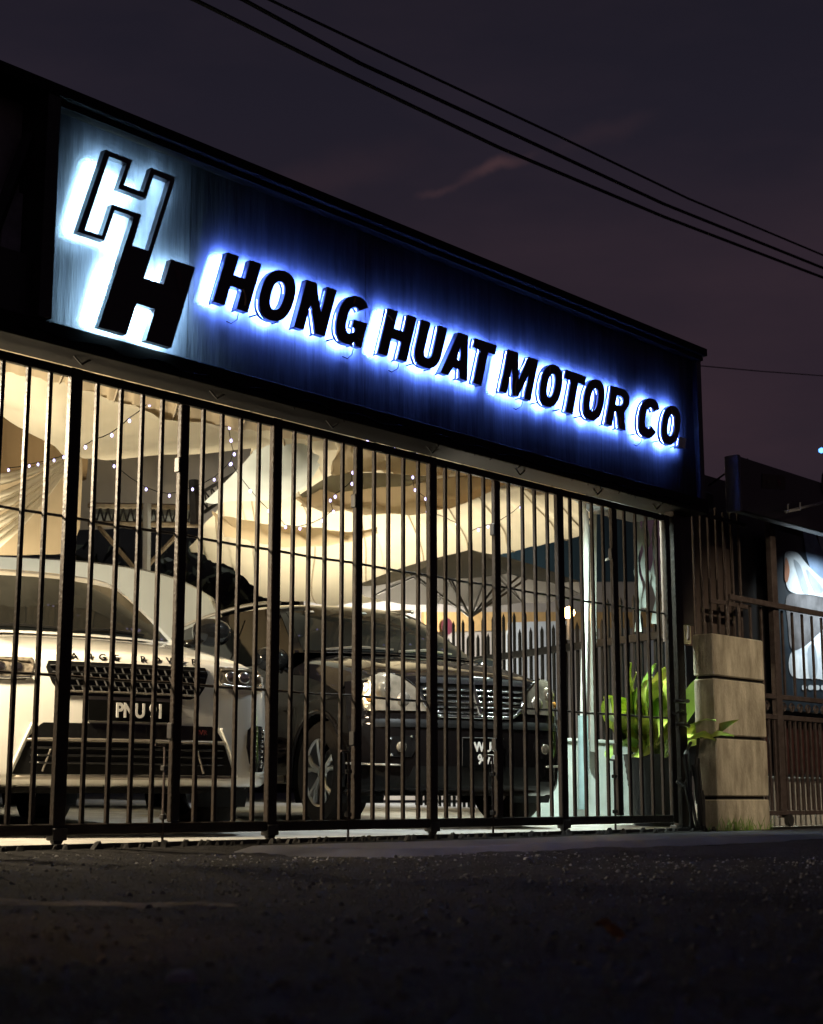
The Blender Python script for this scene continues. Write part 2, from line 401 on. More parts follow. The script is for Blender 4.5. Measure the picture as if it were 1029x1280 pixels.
# panel sheets: five vinyl-clad boards butted together
edges = [4.15, 5.06, 6.42, 7.60, 8.86, 10.12]
for a, b in zip(edges[:-1], edges[1:]):
    rows = []
    n = 26
    from mathutils import noise as _n
    for i in range(15):
        z = 2.475 + (3.575-2.475)*i/14
        rows.append([(a+.002+(b-a-.004)*j/n, SY - .004*_n.noise((( a+(b-a)*j/n)*7, z*1.1, 3)) - .003*_n.noise((( a+(b-a)*j/n)*2, z*2.1, 7)), z) for j in range(n+1)])
    sp('panel', MB().grid(rows), M['signpanel'], smooth=True)
sp('backing', MB().box(4.10, 10.17, SY+.02, .12, 2.47, 3.60), M['beam'])
sp('top_hood', MB().bbox(3.2, 10.19, -.20, .14, 3.60, 3.66), M['beam'])
sp('hood_lip', MB().box(4.13, 10.17, -.17, SY+.02, 3.565, 3.598), M['beam'])
sp('bottom_beam', MB().bbox(3.2, 10.19, -.16, .10, 2.358, 2.468), M['beam'])
sp('side_frame', MB().box(4.075, 4.148, -.19, .13, 2.47, 3.598), M['steel'])
sp('side_frame', MB().box(10.12, 10.185, -.14, .13, 2.47, 3.598), M['steel'])
# hanging wire ends, cable run and bent clips under the beam
rnd = random.Random(5)
mb = MB(); pts = []
for k in range(61):
    x = 4.0 + k*.1; pts.append((x, -.165, 2.395 + .012*math.sin(k*1.7) + .01*rnd.random()))
mb.tube(pts, .006, 5)
for k in range(26):
    x = 4.2 + 5.8*rnd.random(); mb.tube([(x, -.15, 2.39), (x+.02*rnd.random(), -.15, 2.36), (x+.05*(rnd.random()-.3), -.14, 2.345+.02*rnd.random())], .0035, 4)
sp('loose_wiring', mb, M['cable'])
mb = MB()
for x in (4.42, 5.3, 6.18, 7.06, 7.95, 8.84, 9.6): mb.tube([(x-.05, -.07, 2.36), (x, -.07, 2.325), (x+.05, -.07, 2.36)], .006, 5)
sp('hanger_clip', mb, M['steel'])

LET = [('H',5.144,.25),('O',5.437,.252),('N',5.738,.246),('G',6.035,.25),
       ('H',6.424,.256),('U',6.723,.245),('A',6.989,.263),('T',7.240,.222),
       ('M',7.581,.327),('O',7.972,.238),('T',8.220,.236),('O',8.470,.242),('R',8.766,.254),
       ('C',9.160,.262),('O',9.462,.246),('.',9.722,.075)]
for c, xl, wd in LET:
    x0 = xl*1.004
    g = sheared(glyph(c, wd), x0, 2.81)
    L = outline_mesh(g, .018); L.v = [(v[0], v[1]-.176, v[2]) for v in L.v]
    lo = sp('letter', L, M['letter'])
    B = outline_mesh(g, 0., -.006); B.v = [(v[0], v[1]-.1505, v[2]) for v in B.v]
    sp('led_back', B, M['led_blue'], lo)
    sp('letter_return', returns(g, -.1575, -.1348), M['letter_side'], lo)
    if c in 'HMO' and xl in (5.144, 6.424, 7.581):       # pale patch painting the LED light leaking past each word's first letter
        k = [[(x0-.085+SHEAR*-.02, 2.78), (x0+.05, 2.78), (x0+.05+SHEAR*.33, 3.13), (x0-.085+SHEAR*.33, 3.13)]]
        sp('led_glow_patch', film(k[0]), M['led_glow'], lo)
    # stand-off pins and a scrap of wire under each letter
    mb = MB()
    for px_ in (.15, .8): sp('stand_off', MB().tube([(x0+wd*px_, SY, 2.80+.02), (x0+wd*px_, -.156, 2.80+.02)], .005, 5), M['cable'], lo)
    mb = MB()
    xx = x0+wd*rnd.random()
    mb.tube([(xx, -.15, 2.80), (xx+.01, -.13, 2.77), (xx-.03*rnd.random(), -.115, 2.745), (xx-.05, -.112, 2.75)], .003, 4)
    if c in 'HGMC': sp('wire_end', mb, M['cable'], lo)
# peeled reflective film curling on some letters
M['film'] = mat('peeling_film', (.55, .33, .14), .3, var=.3)
def curl(pts):
    mb = MB(); rows = []
    for x, z in pts: rows.append([(x-.005, -.180, z), (x+.005, -.184, z+.002)])
    mb.grid(rows); sp('peeling_film', mb, M['film'])
curl([(5.37, 2.93), (5.385, 2.90), (5.39, 2.87), (5.387, 2.84)])
curl([(6.25, 3.10), (6.243, 3.08), (6.235, 3.06)]); curl([(6.27, 2.86), (6.29, 2.85), (6.31, 2.865), (6.315, 2.89)])
curl([(6.53, 3.06), (6.55, 3.05), (6.575, 3.035)]); curl([(7.77, 2.81), (7.762, 2.86), (7.775, 2.91), (7.80, 2.955), (7.82, 2.98)])
curl([(8.155, 3.10), (8.150, 3.07), (8.152, 3.045)]); curl([(8.64, 2.86), (8.665, 2.90), (8.68, 2.95), (8.69, 3.0)])
curl([(8.78, 2.81), (8.79, 2.84), (8.805, 2.88)]); curl([(8.98, 2.82), (8.99, 2.86), (8.985, 2.89)]); curl([(9.66, 3.09), (9.69, 3.05), (9.71, 2.99), (9.715, 2.94), (9.70, 2.89)])
# torn white label near the full stop
sp('torn_label', MB().grid([[(9.745, -.190, 2.80), (9.79, -.2, 2.805), (9.83, -.19, 2.80)], [(9.75, -.19, 2.885), (9.80, -.21, 2.88), (9.845, -.195, 2.885)]]), M['whitepaint'])

# double-H emblem (outlined H above, solid H below, one piece)
OUT = [(4.412,3.409),(4.582,3.409),(4.534,3.259),(4.658,3.259),(4.704,3.406),(4.866,3.406),(4.680,2.807),(4.805,2.807),(4.851,2.953),(5.014,2.953),(4.870,2.485),(4.703,2.485),(4.757,2.662),(4.640,2.662),(4.582,2.487),(4.411,2.487),(4.603,3.111),(4.483,3.111),(4.428,2.935),(4.265,2.935)]
INN = [(4.437,3.380),(4.548,3.380),(4.498,3.230),(4.676,3.230),(4.722,3.373),(4.828,3.373),(4.702,2.958),(4.600,2.958),(4.650,3.136),(4.464,3.136),(4.411,2.957),(4.308,2.957)]
L = outline_mesh([OUT, INN], .03); L.v = [(v[0], v[1]-.205, v[2]) for v in L.v]
emb = sp('emblem', L, M['letter'])
B = outline_mesh([OUT, INN], 0., -.006); B.v = [(v[0], v[1]-.1725, v[2]) for v in B.v]
sp('letter_return', returns([OUT, INN], -.1748, -.166), M['letter_side'], emb)
sp('led_back', B, M['led_white'], emb)
M['red_reflection'] = mat('painted_red_reflection', (.055, .006, .008), .3, var=.5)
sp('red_reflection_streak', MB().grid([[(4.865, -.2065, 2.93), (4.905, -.2065, 2.945)], [(4.925, -.2065, 2.735), (4.953, -.2065, 2.765)]]), M['red_reflection'], emb)  # red reflection painted as a sliver on the emblem face
# pale patches painting LED glow on the panel left of both H shapes
def plate(pts):  # one painted LED glow patch
    sp('led_glow_patch', film(pts), M['led_glow'], emb)
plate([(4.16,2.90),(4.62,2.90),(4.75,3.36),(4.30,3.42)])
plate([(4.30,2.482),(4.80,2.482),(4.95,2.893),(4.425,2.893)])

# left bay of the sign structure: unlit board with a raking brace
bay = thing('billboard_bay', 'unlit dark board with a slanting steel brace left of the lit sign', 'billboard', (3.3, 0, 2.47))
wpart('board', MB().box(3.0, 4.072, .02, .05, 2.70, 3.60), mat('dark_board', (.36, .33, .35), .8, var=.4, scale=4), bay, bay)
wpart('lower_board', MB().box(3.0, 4.072, -.12, .0, 2.47, 2.78), M['steel'], bay, bay)
wpart('brace', MB().tube([(3.86, -.05, 2.75), (4.07, -.05, 3.42)], .035, 4), M['steel'], bay, bay)
wpart('brace_plate', MB().box(3.96, 4.07, -.02, .015, 2.785, 3.12), mat('grey_plate', (.4, .4, .46), .7, var=.4), bay, bay)

# ------------------------------------------------------------------ gate
POSTS = [3.05, 3.74, 4.436, 5.136, 5.805, 6.471, 7.135, 7.777, 8.470, 9.128, 9.83]
GL = ['black barred gate leaf cut off by the left edge of the photo', 'black barred gate leaf in front of the white car grille', 'black barred gate leaf in front of the black car wheel',
      'black barred gate leaf in front of the black car number plate', 'black barred gate leaf in front of the potted plant']
bar_me = None
for k in range(5):
    x0, xm, x1 = POSTS[2*k], POSTS[2*k+1], POSTS[2*k+2]
    t = thing('gate_leaf', GL[k], 'gate', (x0, 0, 0), 0, 'folding gate leaves')
    L = x1-x0; m_ = xm-x0
    e = .003
    last = .035 if k < 4 else -.03
    build('stile', MB().bbox(-.035, .035, -.018, .018, .045, 2.318), M['blackmetal'], t)
    build('stile', MB().bbox(m_-.03, m_+.03, -.016, .016, .106, 2.268), M['blackmetal'], t)
    if k == 4: build('stile', MB().bbox(L-.03, L+.03, -.018, .018, .045, 2.318), M['blackmetal'], t)
    build('top_rail', MB().bbox(.036, L-.036, -.016, .016, 2.270, 2.316), M['blackmetal'], t)
    build('bottom_rail', MB().bbox(.036, L-.036, -.016, .016, .050, .104), M['blackmetal'], t)
    zz = .0
    for zr in (1.575, .802):
        build('tie_rod', MB().tube([(.03, .020, zr), (L*.25, .022, zr-.004), (L*.5, .021, zr+.003), (L*.8, .022, zr-.003), (L-.03, .020, zr)], .0075, 6), M['blackmetal'], t)
    for a, b in ((0, m_), (m_, L)):
        for j in range(1, 5):
            if bar_me is None:
                bo = build('bar', MB().bbox(-.0105, .0105, -.0105, .0105, .1045, 2.2695, .002), M['blackmetal'], t); bar_me = bo.data
            else:
                bo = bpy.data.objects.new('bar', bar_me); COL.objects.link(bo); bo.parent = t
            bo.location = (a+(b-a)*j/5 + random.uniform(-.006, .006), random.uniform(-.002, .002), 0)
            bo.rotation_euler = (0, random.uniform(-.002, .002), 0)
    # caster under the main stile
    c = build('caster_bracket', MB().bbox(-.04, .04, -.03, .03, .028, .085), M['steel'], t)
    build('wheel', MB().lathe([(.0, -.014), (.028, -.014), (.032, -.008), (.032, .008), (.028, .014), (0, .014)], 16, 'y', (0, 0, .032)), M['steel'], c, smooth=True, angle=40)
    # drop bolt with bent handle and guides
    xb = m_-.075
    d = build('drop_bolt', MB().tube([(xb, -.012, .0), (xb, -.012, .47), (xb, -.014, .482), (xb-.07, -.018, .486)], .007, 6), M['rustmetal'], t)
    build('bolt_guide', MB().bbox(xb-.014, xb+.014, -.028, .004, .36, .385, .003), M['steel'], d)
    build('bolt_guide', MB().bbox(xb-.014, xb+.014, -.028, .004, .12, .145, .003), M['steel'], d)
    build('hinge', MB().bbox(m_-.042, m_-.028, -.02, .02, .52, .60), M['steel'], t)
    build('hinge', MB().bbox(m_-.042, m_-.028, -.02, .02, 1.9, 1.98), M['steel'], t)
# chain and lock at the closing post
ch = MB()
for k in range(20):
    a = k/19*math.pi*2; ch.tube([(9.90+.09*math.cos(a), -.02+.03*math.sin(a), .845+.012*math.sin(3*a)), (9.90+.09*math.cos(a+.28), -.02+.03*math.sin(a+.28), .845+.012*math.sin(3*a+.9))], .009, 5)
ch.tube([(9.83, -.03, .93), (9.92, -.045, .925), (10.02, -.03, .935)], .014, 6); ch.tube([(9.83, -.03, .755), (9.92, -.045, .76), (10.02, -.03, .75)], .014, 6)
chn = build('lock_chain', ch, M['steel']); tag(chn, 'dark chain looped round the closing post beside the potted plant', 'chain')
# fixed closing post
cp = thing('closing_post', 'wide dark fixed post at the right end of the gate', 'post', (9.94, 0, 0))
build('post_tube', MB().bbox(-.045, .055, -.03, .05, 0, 2.384), M['blackmetal'], cp)
build('post_plate', MB().bbox(.058, .30, .03, .06, 1.52, 2.384), mat('dark_plate', (.05, .042, .036), .6, var=.4, scale=8), cp)
build('floor_flange', MB().bbox(-.08, .25, -.05, .06, .0, .03), M['steel'], cp)

# ------------------------------------------------------------------ neighbour: pillar, fence, gate, poster, light box
pl = thing('block_pillar', 'cream pillar of four stacked blocks beside the gate', 'pillar', (10.46, -.13, 0))
M['block'] = mat('cream_block', (.54, .48, .36), .8, var=.3, scale=4, bump=.45, bscale=40, dirt=(.24, .20, .14), stretch=(2.5, 2.5, .8))
PX0, PX1, PY0, PY1 = 10.08, 10.84, -.22, -.045
zc = [-.02, .22, .665, 1.105, 1.44]
at0 = pl.location
for k in range(4):
    build('block', MB().bbox(PX0-at0.x, PX1-at0.x, PY0-at0.y, PY1-at0.y, zc[k]+(.0 if k == 0 else .018), zc[k+1]-.006, .008), M['block'], pl)
build('core', MB().box(PX0+.03-at0.x, PX1-.03-at0.x, PY0-at0.y+.03, PY1-at0.y-.02, 0, 1.42), mat('dark_mortar', (.03, .028, .025), .9), pl)

fe = thing('side_fence', 'rusty barred fence backed with brown planks right of the gate', 'fence', (10.3, .12, 0))
for k in range(8):
    x = 10.12 + k*.135
    build('plank', MB().bbox(x-10.3, x+.128-10.3, .10, .12, 1.40 if x < 10.8 else .9, 2.46+.02*random.random(), .004), mat('brown_plank', (.06+.012*(k%3), .04, .032), .8, var=.4, scale=6, stretch=(6, 6, .6)) if k < 3 else bpy.data.materials['brown_plank'], fe)
for k in range(9):
    x = 10.17 + k*.118
    build('bar', MB().bbox(x-10.3, x+.02-10.3, -.01, .01, 1.42 if x < 10.8 else .9, 2.52+random.uniform(-.02, .05), .003), M['rustmetal'], fe)
build('rail', MB().bbox(-.2, .93, -.02, -.011, 2.42, 2.455, .003), M['rustmetal'], fe)
build('rail', MB().bbox(.32, .93, -.02, -.011, 1.74, 1.775, .003), M['rustmetal'], fe)
build('pale_plank', MB().bbox(-.02, .09, .03, .06, 1.40, 1.95, .004), mat('pale_plank', (.34, .30, .2), .8, var=.3), fe)

ng = thing('neighbour_gate', 'rusty reddish sliding gate with a scrollwork band right of the pillar', 'gate', (11.45, 0, 0))
def ngp(n, mb, m=M['rustmetal'], **k): return wpart(n, mb, m, ng, ng, **k)
for x in (11.44, 12.95): ngp('stile', MB().bbox(x-.045, x+.045, -.025, .025, .07, 2.60 if x < 12 else 1.8))
ngp('top_rail', MB().bbox(10.66, 13.4, -.052, -.026, 1.755, 1.80))
ngp('middle_rail', MB().bbox(10.62, 11.394, -.02, .02, 1.015, 1.055)); ngp('middle_rail', MB().bbox(11.486, 12.904, -.02, .02, 1.015, 1.055))
ngp('lower_rail', MB().bbox(10.62, 11.394, -.02, .02, .85, .89)); ngp('lower_rail', MB().bbox(11.486, 12.904, -.02, .02, .85, .89))
ngp('bottom_rail', MB().bbox(10.62, 12.904, -.06, -.026, .09, .125))
for k in range(26):
    x = 10.66+k*.088
    if abs(x-11.44) < .06: continue
    ngp('bar', MB().bbox(x-.011, x+.011, -.011, .011, .126, .849, .003))
for k in range(13):
    x = 10.70+k*.175
    if abs(x-11.44) < .07: continue
    ngp('bar', MB().bbox(x-.010, x+.010, -.010, .010, 1.056, 1.754, .003))
mb = MB()
for k in range(16):
    x = 10.70+k*.14
    if abs(x-11.44) < .09: continue
    for s in (1, -1):
        mb.tube([(x+s*.05*(1-i/14)*math.cos(i*.62), 0, .952+.048*(1-i/18)*math.sin(i*.62)) for i in range(13)], .006, 4)
ngp('scrollwork', mb, M['rustmetal'])
ngp('caster', MB().lathe([(0, -.02), (.045, -.02), (.05, 0), (.045, .02), (0, .02)], 14, 'y', (11.44, -.06, .05)), M['steel'], smooth=True, angle=40)
ngp('maroon_sheet', MB().box(10.64, 13.0, .07, .085, .42, .85), mat('maroon_sheet', (.05, .014, .013), .6, var=.4, scale=4))

# low wall whose pale colour stands in for the lit background beyond
lw = build('stand_in_low_wall', MB().bbox(10.6, 13.6, .16, .30, -.02, .40, .01), mat('lit_background_paint', (.5, .48, .43), .8, var=.35, scale=4, bump=.2)); tag(lw, 'low pale wall standing in for the lit background behind the neighbouring gate', 'wall')
# dark opening panel between the bars
dp = build('dark_hoarding', MB().bbox(10.95, 13.6, .55, .60, .4, 2.95, .006), mat('black_hoarding', (.004, .004, .005), .5, var=.4, scale=3)); tag(dp, 'glossy black hoarding behind the neighbouring gate posts', 'hoarding')

# poster
po = thing('poster_board', 'lit advertising poster with white draped clothing behind the neighbouring gate', 'poster', (12.8, .42, 1.8))
PB = mat('print_navy', (.012, .022, .032), .5, var=.5, scale=3)
wpart('board', MB().bbox(12.27, 13.9, .42, .47, .98, 2.58, .006), PB, po, po)
wpart('edge_strip', MB().bbox(12.245, 12.268, .405, .47, .98, 2.58, .003), M['rustmetal'], po, po)
def pr(pts, m, lay, nm):
    """flat printed shape with a rounded outline"""
    pp_ = [Vector((x, y, 0)) for x, y in pts]; n = len(pp_); o_ = []
    for i in range(n):
        p0, p1, p2, p3 = pp_[i-1], pp_[i], pp_[(i+1) % n], pp_[(i+2) % n]
        for k in range(5):
            t = k/5; o_.append(.5*((2*p1)+(p2-p0)*t+(2*p0-5*p1+4*p2-p3)*t*t+(3*p1-p0-3*p2+p3)*t**3))
    vs = [at(q.x, q.y, .415-.0025*lay) for q in o_]; mb = MB().add(vs, [tuple(range(len(vs)))]); wpart(nm, mb, m, po, po)
PWm = mat('print_white', (.52, .58, .62), .5, var=.35, scale=4); PG = mat('print_grey', (.10, .10, .105), .5, var=.6, scale=6); PS = mat('print_skin', (.36, .16, .09), .5, var=.3)
PBl = mat('print_blue', (.22, .32, .48), .5, var=.4, scale=5); PD = mat('print_fold', (.27, .32, .36), .5, var=.3, scale=5)
pr([(1004,652),(1016,654),(1022,676),(1034,700),(1050,742),(1030,738),(1014,712),(1007,688)], PBl, 1, 'printed_sleeve')
pr([(1013,648),(1030,646),(1050,650),(1050,672),(1030,670),(1019,664)], PS, 2, 'printed_face')
pr([(1023,668),(1034,672),(1050,676),(1050,705),(1030,692)], PWm, 3, 'printed_collar')
pr([(981,694),(988,689),(998,692),(1008,704),(1024,720),(1050,738),(1050,750),(1018,744),(992,741),(983,730)], PWm, 2, 'printed_shoulder')
pr([(992,700),(1000,706),(1006,722),(1012,741),(1004,741),(998,722)], PD, 3, 'printed_fold')
pr([(1008,712),(1018,722),(1030,738),(1020,742),(1013,730)], PD, 3, 'printed_fold')
pr([(982,697),(986,704),(987,716),(984,728),(981,722)], PS, 3, 'printed_arm')
pr([(984,745),(1010,744),(1050,752),(1050,772),(1026,790),(1008,806),(990,812),(985,780)], PG, 1, 'printed_shirt')
pr([(988,818),(1006,808),(1026,790),(1050,772),(1050,845),(1018,848),(990,845)], PWm, 1, 'printed_gown')
pr([(1010,812),(1018,806),(1022,828),(1020,846),(1012,846)], PD, 2, 'printed_fold')
for k in range(6): pr([(1003+k*8,857),(1008+k*8,857),(1008+k*8,862),(1003+k*8,862)], PWm, 2, 'printed_line')

# dark box sign on top
bs = thing('box_sign', 'dark unlit box sign with a small gold and red mark above the neighbouring gate', 'sign', (11.1, -.2, 2.55))
M['darkbox'] = mat('black_box_face', (.010, .010, .012), .4, var=.5, scale=3)
wpart('box', MB().bbox(10.62, 13.4, -.20, -.10, 2.44, 2.88, .008), M['darkbox'], bs, bs)
wpart('edge_frame', MB().bbox(10.575, 10.618, -.215, -.09, 2.43, 2.885, .006), mat('grey_edge', (.12, .11, .11), .5), bs, bs)
def bsp(n, px_, m, y=-.204):
    wpart(n, MB().add([at(a, b, y) for a, b in px_], [(0,1,2,3)]), m, bs, bs)
bsp('mark_panel', [(953,592),(982,594.5),(982,612),(953,610)], mat('dull_gold', (.075, .055, .02), .6))
mb = MB(); c = at(974, 603, -.207); mb.add([(c.x+.035*math.cos(a*.52), -.207, c.z+.03*math.sin(a*.52)) for a in range(12)], [tuple(range(12))]); wpart('red_dot', mb, mat('dull_red', (.12, .02, .012), .6), bs, bs)
mb = MB(); c = at(961, 602, -.207); mb.add([(c.x+.03*math.cos(a*.52), -.207, c.z+.026*math.sin(a*.52)) for a in range(12)], [tuple(range(12))]); wpart('gold_dot', mb, mat('dull_gold_dot', (.11, .085, .03), .6), bs, bs)
mb = MB(); c = at(1036, 606, -.207); mb.add([(c.x+.14*math.cos(a*.52), -.207, c.z+.14*math.sin(a*.52)) for a in range(12)], [tuple(range(12))]); wpart('red_roundel', mb, mat('dull_dark_red', (.05, .008, .008), .6), bs, bs)
wpart('under_lamp', MB().tube([at(985,630,-.35), at(985,640,-.35), at(1000,637,-.35), at(1000,628,-.35)], .008, 6).tube([at(982,640,-.3), at(1029,628,-.3)], .012, 6), mat('lamp_arm', (.30, .29, .28), .5), bs, bs)
gw = build('guy_wire', MB().tube([at(886,607,.05), at(912,588,-.02), at(935,574,-.1)], .008, 5), M['cable']); tag(gw, 'short slack wire from the sign end up to the box sign', 'wire')
tr_ = build('roof_edge', MB().bbox(10.2, 10.9, .2, 1.0, 2.52, 2.68, .02), M['steel']); tag(tr_, 'dark low roof edge between the signboard and the box sign', 'roof')
st = MB()
for k in range(12): st.tube([at(983+k*4, 655-k*.9, .2), at(985+k*4, 645-k*1.0+3*math.sin(k*3), .15)], .004, 4)
st.tube([at(958,649,.1), at(985,655,.15), at(1000,657,.2), at(1035,647,.2)], .009, 5)
wr = build('wire_fringe', st, mat('pale_wire', (.4, .4, .4), .5)); tag(wr, 'pale barbed wire strung over the top of the poster', 'wire')

# overhead cables
for (p, lab) in (([(150,-38,6),(244,0,6),(393,74,6),(623,184,6),(830,271,6),(1029,347,6),(1150,390,6)], 'lowest of the three thick overhead cables crossing the sky'),
                 ([(200,-48,6),(305,0,6),(450,79,6),(623,159,6),(830,255,6),(1029,335,6),(1150,379,6)], 'middle of the three thick overhead cables crossing the sky'),
                 ([(240,-48,6),(340,1,6),(500,77,6),(700,171,6),(860,248,6),(1029,319,6),(1150,363,6)], 'topmost of the three overhead cables crossing the sky')):
    o = build('power_cable', MB().tube([at(*q) for q in p], .027 if 'topmost' not in lab else .019, 6), M['cable']); tag(o, lab, 'cable', 'overhead power cables')
o = build('thin_cable', MB().tube([at(850,455,8), at(950,464,8), at(1060,472,8)], .010, 5), M['cable']); tag(o, 'single thin wire right of the signboard end against the sky', 'cable')
bl = build('beacon_light', MB().lathe([(0, -.05), (.045, -.025), (.05, 0), (.045, .025), (0, .05)], 12, 'z', tuple(at(1027, 563, 6))), led_mat('blue_beacon', (.1, .35, 1), 4)); tag(bl, 'tiny blue light in the sky at the far right', 'light')

# ------------------------------------------------------------------ cars
M['rr_paint'] = mat('cream_car_paint', (.68, .67, .61), .28, var=.05, coat=1.0, scale=2)
M['black_paint'] = mat('black_car_paint', (.006, .005, .005), .05, var=.1, scale=2, spec=.13)
M['van_paint'] = mat('white_van_paint', (.42, .45, .44), .35, var=.06, coat=.6, scale=2)
M['carglass'] = mat('dark_car_glass', (.007, .008, .008), .05, var=.1, spec=.12)
M['blackplastic'] = mat('black_plastic', (.008, .008, .008), .5, var=.3, scale=30, spec=.15)
M['gloss_black'] = mat('gloss_black_trim', (.008, .008, .008), .12, var=.2)
M['chrome'] = mat('chrome', (.75, .77, .78), .22, metal=1., var=.05)
M['satin'] = mat('satin_silver', (.42, .38, .32), .35, metal=.8, var=.1)
M['rubber'] = mat('tyre_rubber', (.016, .013, .011), .9, var=.3, scale=40, bump=.2, spec=.15)
M['alloy'] = mat('alloy_wheel', (.50, .50, .49), .3, metal=.9, var=.1)
M['lens'] = mat('headlamp_lens', (.40, .35, .27), .12, metal=.6, var=.55, scale=9, bump=.22, bscale=14)
M['lamp_inner'] = mat('lamp_inner', (.30, .26, .20), .2, metal=.4, var=.95, scale=20, bump=.5, bscale=30, dirt=(.02, .018, .015))
M['plate_black'] = mat('number_plate_black', (.003, .003, .003), .6, spec=.05)
M['plate_white'] = mat('number_plate_white', (.80, .80, .76), .5, var=.05)
M['amber'] = mat('amber_lens', (.55, .25, .06), .2, var=.2)

def interp(tbl, x):
    for (a, va), (b, vb) in zip(tbl[:-1], tbl[1:]):
        if x <= b: return va + (vb-va)*max(0, min(1, (x-a)/(b-a)))
    return tbl[-1][1]

def smooth_poly(pts, n):
    """Catmull-Rom through pts"""
    pts = [Vector(p) for p in pts]; out = []
    for i in range(len(pts)-1):
        p0 = pts[max(i-1, 0)]; p1 = pts[i]; p2 = pts[i+1]; p3 = pts[min(i+2, len(pts)-1)]
        for k in range(n):
            t = k/n
            out.append(.5*((2*p1)+(p2-p0)*t+(2*p0-5*p1+4*p2-p3)*t*t+(3*p1-p0-3*p2+p3)*t**3))
    return out+[pts[-1]]

